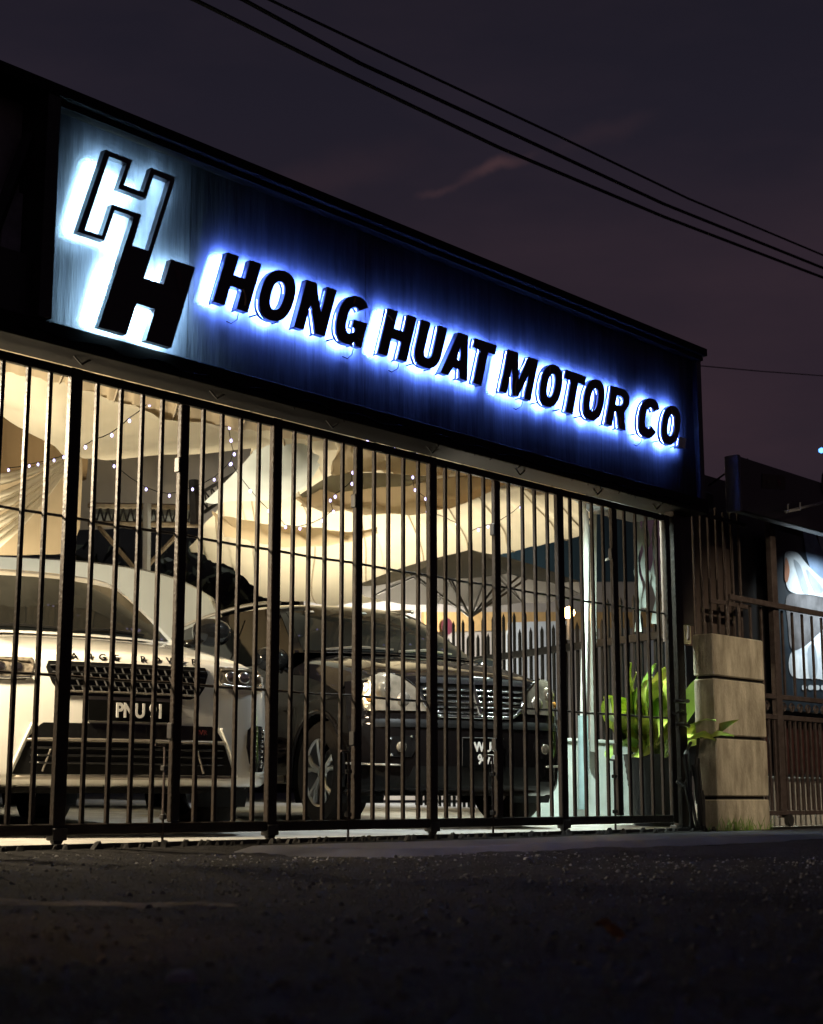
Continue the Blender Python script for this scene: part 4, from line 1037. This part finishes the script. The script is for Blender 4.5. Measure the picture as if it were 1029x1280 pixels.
# lattice truss, post and braces
M['truss'] = mat('truss_steel', (.45, .36, .24), .55, var=.35, scale=12)
tr = thing('lattice_beam', 'horizontal steel lattice beam on a white post behind the cream car', 'beam', at(182, 740, 7.5))
def tp(n, pts, r, m, **k): return wpart(n, MB().tube([at(*q) for q in pts], r, 6), m, tr, tr, **k)
tp('chord', [(112,632,7.5),(250,634,7.5)], .035, M['truss']); tp('chord', [(112,655,7.5),(252,656,7.5)], .035, M['truss'])
mb = MB()
for k in range(14):
    x = 116+k*9.5; mb.tube([at(x, 634, 7.5), at(x+4.7, 654, 7.5), at(x+9.5, 634, 7.5)], .014, 5)
wpart('lattice', mb, M['steel'], tr, tr)
tp('post', [(184,630,7.45),(182,790,7.45)], .05, M['whitepaint'])
tp('brace', [(124,659,7.5),(178,722,7.45)], .028, M['truss']); tp('brace', [(222,668,7.5),(186,706,7.45)], .028, M['truss'])
wpart('infill', MB().add([at(114,634,7.62), at(248,636,7.62), at(248,656,7.62), at(114,655,7.62)], [(0,1,2,3)]), M['pale'], tr, tr)
t2 = thing('lattice_beam', 'sloping dark lattice boom rising right from the white post', 'beam', at(256, 630, 7.0))
for a, b in (((248,618,7.0),(318,578,4.6)), ((256,640,7.0),(330,588,4.6))): wpart('chord', MB().tube([at(*a), at(*b)], .022, 6), M['steel'], t2, t2)
mb = MB()
for k in range(9):
    f = k/9; f2 = (k+.5)/9
    mb.tube([at(248+70*f, 618-40*f, 7-2.4*f), at(256+74*f2, 640-52*f2, 7-2.4*f2), at(248+70*(f+.11), 618-40*(f+.11), 7-2.4*(f+.11))], .010, 5)
wpart('lattice', mb, M['steel'], t2, t2)
wpart('hanger', MB().tube([at(242, 600, 7), at(244, 655, 7)], .06, 6), M['steel'], t2, t2)

# fairy lights
def string(lab, pts, Y, wire=None):
    p = [at(x, y, Y) for x, y in pts]
    t = thing('string_light', lab, 'string lights', p[0], 0, 'fairy light strings')
    sm = []
    for a, b in zip(p[:-1], p[1:]):
        sm += [a, a.lerp(b, .5)+Vector((0, 0, -.035*(b-a).length))]
    wpart('wire', MB().tube(sm+[p[-1]], .0035, 4), M['cable'] if wire is None else wire, t, t)
    for q in p:
        wpart('bulb', MB().lathe([(0, -.016), (.008, -.010), (.011, 0), (.008, .010), (0, .016)], 8, 'z', (q.x, q.y-.01, q.z-.02)), M['bulb'], t, t, smooth=True)
string('fairy light string over the pleated drape at far left', [(10,585),(36,580),(47,578),(67,573),(79,569)], 5.4)
string('fairy light string along the pale cream band', [(106,556),(118,549),(139,541),(161,523),(186,503)], 2.6)
string('fairy light string sagging in front of the shaded canopy', [(124,556),(142,580),(182,609),(211,617),(240,609),(267,597),(287,578)], 4.0)
string('fairy light string dropping beside the end of the lattice boom', [(286,532),(288,548),(292,565),(288,577),(312,611),(335,636)], 2.7)
string('fairy light string looped under the bluish white cloth', [(345,640),(356,656),(374,658),(402,648),(416,637),(412,623)], 2.8)
string('fairy light string at the peak of the tan shade cloths', [(440,588),(439,602),(428,611),(418,618)], 2.0)
string('fairy light string down the right slope of the tan shade cloths', [(515,594),(518,610),(531,621),(533,637),(556,646),(570,653)], 2.3)
string('fairy light string on the right part of the cream sheet', [(586,664),(597,660),(609,656),(614,655),(635,644),(650,632)], 2.6)
string('fairy light string just above the gate top rail', [(458,549),(492,559),(520,566)], 1.2)

# ------------------------------------------------------------------ yard right side: umbrella, fence, sheds, planters, plant
um = thing('parasol', 'dark grey parasol standing behind the black car', 'umbrella', at(579, 1000, 3.6))
ac = at(588, 688, 3.6); pole = at(579, 770, 3.6)
hub = Vector((ac.x, ac.y, ac.z)); RADS = 1.18
tips = [hub+Vector((RADS*math.cos(k*math.pi/4+.2), RADS*math.sin(k*math.pi/4+.2), -.40)) for k in range(8)]
for k in range(8):
    a, b = tips[k], tips[(k+1) % 8]; rows = []
    for i in range(6):
        f = i/5
        rows.append([hub.lerp(a, f).lerp(hub.lerp(b, f), j/5)+Vector((0, 0, -.05*f*math.sin(j/5*math.pi)*.8+.04*math.sin(f*math.pi))) for j in range(6)])
    wpart('canopy_panel', MB().grid(rows), M['greyfab'], um, um, smooth=True)
    mid = hub.lerp(a, .55)
    wpart('rib', MB().tube([hub, a], .010, 5), M['steel'], um, um)
    wpart('strut', MB().tube([Vector((hub.x, hub.y, hub.z-.68)), mid+Vector((0,0,-.01))], .012, 5), M['steel'], um, um)
wpart('pole', MB().tube([Vector((hub.x, hub.y, FZ(3.6))), hub+Vector((0,0,.08))], .024, 8), M['steel'], um, um)

# spiked boundary fence running away on the right
f0 = Vector((11.75, 1.2, 0)); f1 = Vector((13.05, 5.4, 0)); fd = (f1-f0); fl = fd.length; fdn = fd/fl
M['fence_black'] = mat('matt_black_fence', (.006, .006, .006), .7, spec=.15)
sf = thing('spiked_fence', 'black spiked boundary fence behind the black car and plant', 'fence', f0, math.atan2(fd.y, fd.x))
bm_ = None
nb = 46
for k in range(nb):
    zt = 1.98 if k % 2 else 1.80
    mb = MB().bbox(-.016, .016, -.012, .012, .05, zt, .003); mb.add([(-.016,-.012,zt),(.016,-.012,zt),(.016,.012,zt),(-.016,.012,zt),(0,0,zt+.06)], [(0,1,4),(1,2,4),(2,3,4),(3,0,4)])
    o = build('bar', mb, M['fence_black'], sf); o.location = (k*fl/nb, 0, FZ(f0.y+fd.y*k/nb))
build('rail', MB().bbox(-.1, fl, .013, .045, 1.62, 1.69, .004), M['fence_black'], sf); build('rail', MB().bbox(-.1, fl, .013, .045, .30, .36, .004), M['fence_black'], sf)
# wall with beige plaster and teal cladding behind the fence
wall = thing('back_building', 'low beige building with teal upper cladding behind the spiked fence', 'building', (17, 8.3, 0))
M['beige'] = mat('beige_plaster', (.42, .36, .29), .85, var=.25, scale=2)
M['teal'] = mat('teal_sheet', (.035, .065, .075), .6, var=.35, scale=3, stretch=(5, 1, .4))
def wq(n, px_, Y, m, th=.08):
    p = [at(x, y, Y) for x, y in px_]; q = [v+Vector((0, th, 0)) for v in p]
    return wpart(n, MB().add(p+q, [(0,1,2,3),(7,6,5,4),(0,4,5,1),(1,5,6,2),(2,6,7,3),(3,7,4,0)]), m, wall, wall)
wq('cladding', [(560,600),(800,600),(800,727),(560,727)], 8.3, M['teal'])
wq('wall', [(380,728),(870,726),(870,1000),(380,1000)], 8.36, M['beige'])
wq('orange_band', [(530,765),(860,765),(860,783),(530,790)], 8.30, mat('ochre_paint', (.55, .33, .12), .8, var=.2), .05)
wq('white_panel', [(636,778),(708,776),(708,900),(636,900)], 8.28, M['whitepaint'], .05)
wq('white_panel', [(812,800),(900,790),(900,960),(812,960)], 8.28, M['whitepaint'], .05)
p = at(556, 785, 8.2); rd = MB().lathe([(0, -.012), (.12, -.012), (.12, .012), (0, .012)], 16, 'y', tuple(at(559, 783, 8.2))); wpart('red_disc', rd, mat('faded_red', (.11, .018, .028), .6), wall, wall)
bw = build('boundary_wall', MB().box(-2, 34, 17.0, 17.2, -.2, 6.5), mat('dark_wall', (.020, .018, .017), .9, var=.5, scale=1.5)); tag(bw, 'dark rear wall closing the yard behind the canopies', 'wall')
# white post with swan neck and grey trunking beside it
wp = thing('white_post', 'tall white post with a bent top right of the canopy', 'post', at(731, 1000, 1.5))
wpart('tube', MB().tube([at(727,1005,1.5), at(731,800,1.5), at(733,660,1.5), at(731.5,640,1.5), at(727,628,1.5), at(719,621,1.5)], .030, 10), M['whitepaint'], wp, wp, smooth=True)
wpart('trunking', MB().tube([at(741,940,1.65), at(742,640,1.65)], .035, 4), mat('grey_trunking', (.20, .21, .19), .6), wp, wp)
wpart('bracket', MB().tube([at(757,700,1.6), at(764,697,1.6)], .012, 5), M['whitepaint'], wp, wp)
pp = build('drain_pipe', MB().tube([at(729,1012,1.3), at(729,895,1.3)], .045, 10), mat('grey_teal_pipe', (.20, .28, .29), .5), smooth=True, angle=40); tag(pp, 'short grey blue pipe standing in front of the white planter', 'pipe')
for (x, y0, y1, wd, lab) in ((797, 640, 790, .035, 'pale hanging strip of plastic nearest the white post'), (806, 650, 760, .05, 'wider pale hanging strip of plastic in the middle'), (817, 655, 780, .03, 'pale hanging strip of plastic nearest the closing post')):
    a, b = at(x, y0, 1.2), at(x+2, y1, 1.2)
    o = build('hanging_strip', MB().grid([[a+(b-a)*i/8+Vector((s*wd+.02*math.sin(i*1.3), .02*math.sin(i*2+s), 0)) for s in (-1, 0, 1)] for i in range(9)]), M['planter'], smooth=True); tag(o, lab, 'strip', 'hanging strips')
# bulb on the fence
bu = thing('fence_lamp', 'glowing warm bulb in front of the spiked fence', 'lamp', at(711, 766, 2.3))
wpart('bulb', MB().lathe([(0,-.06),(.04,-.045),(.06,0),(.04,.045),(0,.06)], 12, 'z', tuple(at(711,766,2.3))), M['warm_bulb'], bu, bu, smooth=True)
wpart('holder', MB().tube([at(711,772,2.3), at(711,800,2.3)], .022, 8), M['steel'], bu, bu)
l = lamp('fence_bulb_light', 'POINT', at(711, 766, 2.15), None, 18, (1, .62, .3), .05)

# white planter boxes
pb = thing('planter_box', 'long white planter box left of the potted plant', 'planter', at(750, 1012, 1.75))
a = at(707, 1010, 1.75); b = at(798, 1014, 1.75)
zt = at(750, 929, 1.75).z
wpart('box', MB().bbox(a.x, b.x, 1.75, 2.2, 0, zt, .012), M['planter'], pb, pb)
wpart('rim', MB().bbox(a.x-.02, b.x+.02, 1.73, 2.22, zt, zt+.03, .006), M['planter'], pb, pb)

# ribbed pot with paddle leaves
c = at(818, 1022, .75); c.z = 0
pt = thing('potted_plant', 'leafy bright green plant in a tall dark ribbed pot', 'plant', c)
zt = at(818, 945, .75).z
mb = MB(); prof = []
for i in range(23):
    f = i/22; prof.append((.155+.075*f+(.006 if i % 2 else 0), f*zt))
prof += [(.245, zt+.012), (.225, zt+.012), (.20, zt-.06), (0, zt-.06)]
build('pot', MB().lathe([(0, 0)]+prof, 36), mat('dark_pot', (.016, .016, .017), .7, var=.4, scale=12, stretch=(14, 14, 1)), pt, smooth=True, angle=60)
M['leaf'] = mat('yellow_green_leaf', (.54, .54, .11), .4, var=.35, scale=5, dirt=(.20, .34, .05))
M['leaf2'] = mat('mid_green_leaf', (.17, .30, .05), .5, var=.35, scale=6)
M['stem'] = mat('green_stem', (.22, .30, .08), .5)
def leaf_mesh(L, Wd, bend, cup=.25):
    rows = []
    for i in range(9):
        f = i/8; wd = Wd*math.sin(math.pi*min(1, f*.93+.06))**.75*(1-.15*f)
        an = bend*f; x = L*(math.sin(an)/bend if bend else f)*1.0; z = L*((1-math.cos(an))/bend if bend else 0)
        rows.append([(x, s*wd, -z+cup*abs(s)*wd+.01*math.sin(i*1.4+s*2)) for s in (-1, -.5, 0, .5, 1)])
    return MB().grid(rows)
rnd = random.Random(21)
specs = []
for px_, py_, L, Wd, up in ((775,850,.42,.085,62),(800,845,.48,.095,80),(825,842,.48,.09,82),(808,865,.40,.085,70),(790,872,.40,.08,60),(832,862,.44,.085,75),(762,905,.36,.08,12),(752,912,.34,.07,5),(768,885,.34,.075,30),(840,880,.36,.07,60),(858,868,.34,.065,58),(868,890,.30,.06,15),(880,905,.30,.055,8),(850,905,.30,.06,40),(790,910,.3,.07,45),(812,905,.3,.07,50),(826,915,.3,.065,40),(800,925,.28,.07,30),(782,928,.26,.06,20),(838,925,.26,.06,25),(815,880,.36,.08,72),(846,850,.36,.07,70),(746,898,.4,.085,10),(754,876,.4,.085,25),(764,858,.4,.085,45),(783,843,.42,.085,60),(889,903,-.26,.04,0),(880,882,-.24,.045,0),(868,856,-.05,.06,0),(862,895,-.08,.05,0),(900,907,-.28,.035,0),(772,872,.4,.075,50),(795,852,.42,.085,70),(812,848,.44,.085,80),(836,852,.4,.08,70),(770,915,.36,.07,10),(842,898,.34,.06,40),(805,895,.36,.075,60),(786,890,.34,.075,50),(760,886,.4,.08,25),(830,885,.38,.075,70),(819,860,.46,.09,80)):
    tip = at(px_, py_, L if L < .2 else .62+rnd.uniform(-.2, .15)) - c
    base = Vector((tip.x*.12, tip.y*.12, zt-.05)); stem_end = base.lerp(tip, .42); stem_end.x *= .8; stem_end.z += .02
    d = tip-stem_end; L_ = max(.16, d.length*1.08)
    m_ = M['leaf'] if rnd.random() < .75 else M['leaf2']
    st_ = build('stem', MB().tube([base, base.lerp(stem_end, .5)+Vector((0,0,.03)), stem_end], [.010, .008, .006], 5), M['stem'], pt)
    q = d.to_track_quat('X', 'Z').to_matrix().to_4x4()
    roll = Matrix.Rotation(rnd.uniform(-1.1, 1.1)+1.2, 4, 'X')
    lf = leaf_mesh(L_*1.12, Wd*1.35, rnd.uniform(.2, .7)); lf.xf(Matrix.Translation(stem_end) @ q @ roll)
    build('leaf', lf, m_, pt, smooth=True)
# weeds at the pillar foot
mb = MB(); rnd = random.Random(9)
for k in range(130):
    x = 10.2+rnd.gauss(0, .16) ; y = -.24-.06*abs(rnd.gauss(0, 1)); h = .03+.09*rnd.random()
    if rnd.random() < .3: x = 10.2+rnd.random()*.55
    dx, dy = rnd.uniform(-.04, .04), rnd.uniform(-.04, .02)
    mb.add([(x-.004, y, -.01), (x+.004, y, -.01), (x+dx*.5+.003, y+dy*.5, h*.6), (x+dx, y+dy, h)], [(0,1,2),(0,2,3)])
o = build('weeds', mb, M['leaf2']); tag(o, kind='stuff')
# dark foliage behind the vehicles
mb = MB()
for k in range(2600):
    c_ = at(rnd.uniform(100, 345), 0, 10.5); z = 1.3+abs(rnd.gauss(0, .9)); x = c_.x+rnd.uniform(-.4, .4); y = 10.5+rnd.uniform(-.6, .6)
    if z > 3.6: continue
    a = Vector((rnd.uniform(-1,1), rnd.uniform(-1,1), rnd.uniform(-1,1))).normalized()*.14; b = Vector((rnd.uniform(-1,1), rnd.uniform(-1,1), rnd.uniform(-1,1))).normalized()*.05
    p = Vector((x, y, z)); mb.add([p-a, p+b, p+a, p-b], [(0,1,2,3)])
o = build('shrubbery', mb, mat('dark_leaves', (.022, .026, .014), .7, var=.4)); tag(o, kind='stuff')
def on_ground(x, y, z=-.02):
    d = FW*F_PX+RT*(x-W_PX/2)+UP*(H_PX/2-y); return CAM+d*((z-CH)/d.z)
rows = []
for i in range(9):
    row = []
    for j in range(25):
        f = j/24; g_ = -1+2*i/8
        q = on_ground(-60+350*f, 1125-2*f); wd = .13*(1-f)**.5+.03
        x, y = q.x+.02*_n.noise((f*9, i, 3)), q.y + g_*wd*(1+.5*_n.noise((f*7, g_, 1)))
        row.append((x, y, road_z(x, y)+.008*(1-g_*g_)-.003))
    rows.append(row)
o = build('light_spill_strip', MB().grid(rows), mat('painted_light_spill', (.26, .20, .13), .95, var=.5, scale=9, bump=.5, bscale=80, dirt=(.05, .04, .03)), smooth=True); tag(o, kind='structure')  # sandy colour painting the orange band of light on the road
# dry leaf on the road and litter at the post foot
a = at(777, 1172, 0); 
def on_ground(x, y, z=-.02):
    d = FW*F_PX+RT*(x-W_PX/2)+UP*(H_PX/2-y); return CAM+d*((z-CH)/d.z)
q = on_ground(777, 1178); lf = leaf_mesh(.05, .012, .6); lf.xf(Matrix.Translation(q+Vector((0,0,.004))) @ Matrix.Rotation(2.2, 4, 'Z') @ Matrix.Rotation(-1.0, 4, 'Y'))
o = build('dry_leaf', lf, mat('dry_leaf', (.40, .17, .05), .7), smooth=True); tag(o, 'single curled orange brown dry leaf on the dark road', 'leaf')
for (x, y, s, lab) in ((583,1096,.012,'pale pebble on the road below the middle of the gate'), (265,1136,.012,'pale pebble on the road at left'), (337,1134,.009,'small pale pebble right of another pebble on the road'), (228,1228,.022,'flat pale scrap on the road nearest the camera'), (658,1075,.014,'pale pebble on the smooth asphalt patch')):
    q = on_ground(x, y); mb = MB().lathe([(0, 0), (s, .1*s), (s*.8, .6*s), (0, .8*s)], 7, 'z', tuple(q)); o = build('pebble', mb, mat('pebble', (.42, .42, .44), .7) if 'pebble' not in bpy.data.materials else bpy.data.materials['pebble']); tag(o, lab, 'pebble', 'loose pebbles')
# tangle of hose and scrap between post and pillar
mb = MB(); rnd = random.Random(4)
for k in range(9):
    a = at(868+rnd.uniform(-6, 14), 1030, -.12); a.z = .01
    mb.tube([a, a+Vector((rnd.uniform(-.1,.1), rnd.uniform(-.02,.05), .25+.3*rnd.random())), a+Vector((rnd.uniform(-.15,.15), .05, .05+.7*rnd.random()))], .012, 5)
o = build('scrap_pile', mb, M['steel']); tag(o, 'tangle of dark scrap between the closing post and the pillar', 'scrap')

# ------------------------------------------------------------------ lamps of the place and added lamps
def flood(lab, loc, target, power, col, sx=.34, sy=.22, spread=None):
    t = thing('floodlight', lab, 'floodlight', loc)
    M_ = (Vector(target)-Vector(loc)).to_track_quat('-Z', 'Y').to_matrix().to_4x4()
    build('housing', MB().bbox(-sx/2-.03, sx/2+.03, -sy/2-.03, sy/2+.03, .012, .09, .008).xf(M_), M['steel'], t)
    build('stay', MB().tube([(0, 0, .09), (0, .05, .2)], .015, 6).xf(M_), M['steel'], t)
    lamp('flood_light', 'AREA', loc, target, power, col, sx, sy, spread)
flood('unseen warm floodlight added behind the cream car to light the canopy', (7.3, 5.8, .55), (8.0, 5.6, 3.2), 170, (1.0, .88, .66), spread=170)  # this and the next two are added out of sight to light the canopy
flood('unseen warm floodlight added behind the black car to light the canopy', (11.3, 5.6, .75), (10.7, 5.0, 3.2), 205, (1.0, .89, .68), spread=170)
flood('unseen warm floodlight added behind the grille of the black car to light the canopy', (13.2, 5.7, .75), (12.6, 4.2, 3.2), 150, (1.0, .89, .68), spread=170)
flood('unseen warm floodlight added at the left side of the yard to brighten the cream band', (4.4, 3.6, 1.3), (6.6, 3.2, 3.2), 100, (1.0, .89, .68), spread=150)  # added outside the view to brighten the cream band
flood('warm lamp left of the cream car', (3.75, 1.0, 2.25), (5.6, .8, .5), 225, (1.0, .81, .55))
flood('small cool floodlight over the black car grille', (7.5, .32, 2.62), (7.9, 1.1, .8), 42, (.88, .97, 1.0), .16, .12, spread=120)
flood('cool lamp above the potted plant', (9.6, .55, 2.62), (10.5, 1.3, .3), 115, (.82, 1.0, .90), spread=130)
flood('cool tube lamp lighting the building behind the fence', (15.6, 6.2, 2.9), (16.5, 8.3, 1.9), 220, (.95, .98, 1.0))
flood('small lamp over the advertising poster', (12.9, -.35, 2.42), (13.0, .42, 1.75), 13, (.85, .95, 1.0), .6, .1, 85)
wl = thing('added_road_lamp', 'unseen orange lamp added left of the gate to light the road strip', 'lamp', (2.2, -.25, 2.9))  # added lamp aimed at the orange strip on the road
build('shade', MB().lathe([(.02, .10), (.09, .02), (.10, 0), (.085, .01), (.015, .09)], 16), M['steel'], wl, smooth=True, angle=40)  # shade of the added road lamp
build('arm', MB().tube([(0, .04, .09), (0, .2, .12), (0, .3, .12)], .015, 6), M['steel'], wl)  # arm of the added road lamp
lamp('added_road_light', 'SPOT', (2.2, -.25, 2.92), (1.75, -3.5, 0), 110, (1.0, .55, .20), .04, spot=13, blend=.8)
# street lamp on the far side of the road, outside the frame
sl = thing('street_lamp', 'tall street lamp across the road from the cream pillar', 'street lamp', (8.5, -8.5, -.06))
build('pole', MB().tube([(0,0,0),(0,0,5.6),(.1,.3,6.0),(.15,.8,6.1)], [.07,.05,.045,.04], 8), M['steel'], sl)
build('head', MB().bbox(.02, .28, .75, 1.25, 6.06, 6.16, .02), M['steel'], sl)
lamp('street_light', 'SPOT', (8.65, -7.5, 6.02), (11.6, -.2, .7), 4600, (1.0, .82, .58), .12, spot=22, blend=.5)
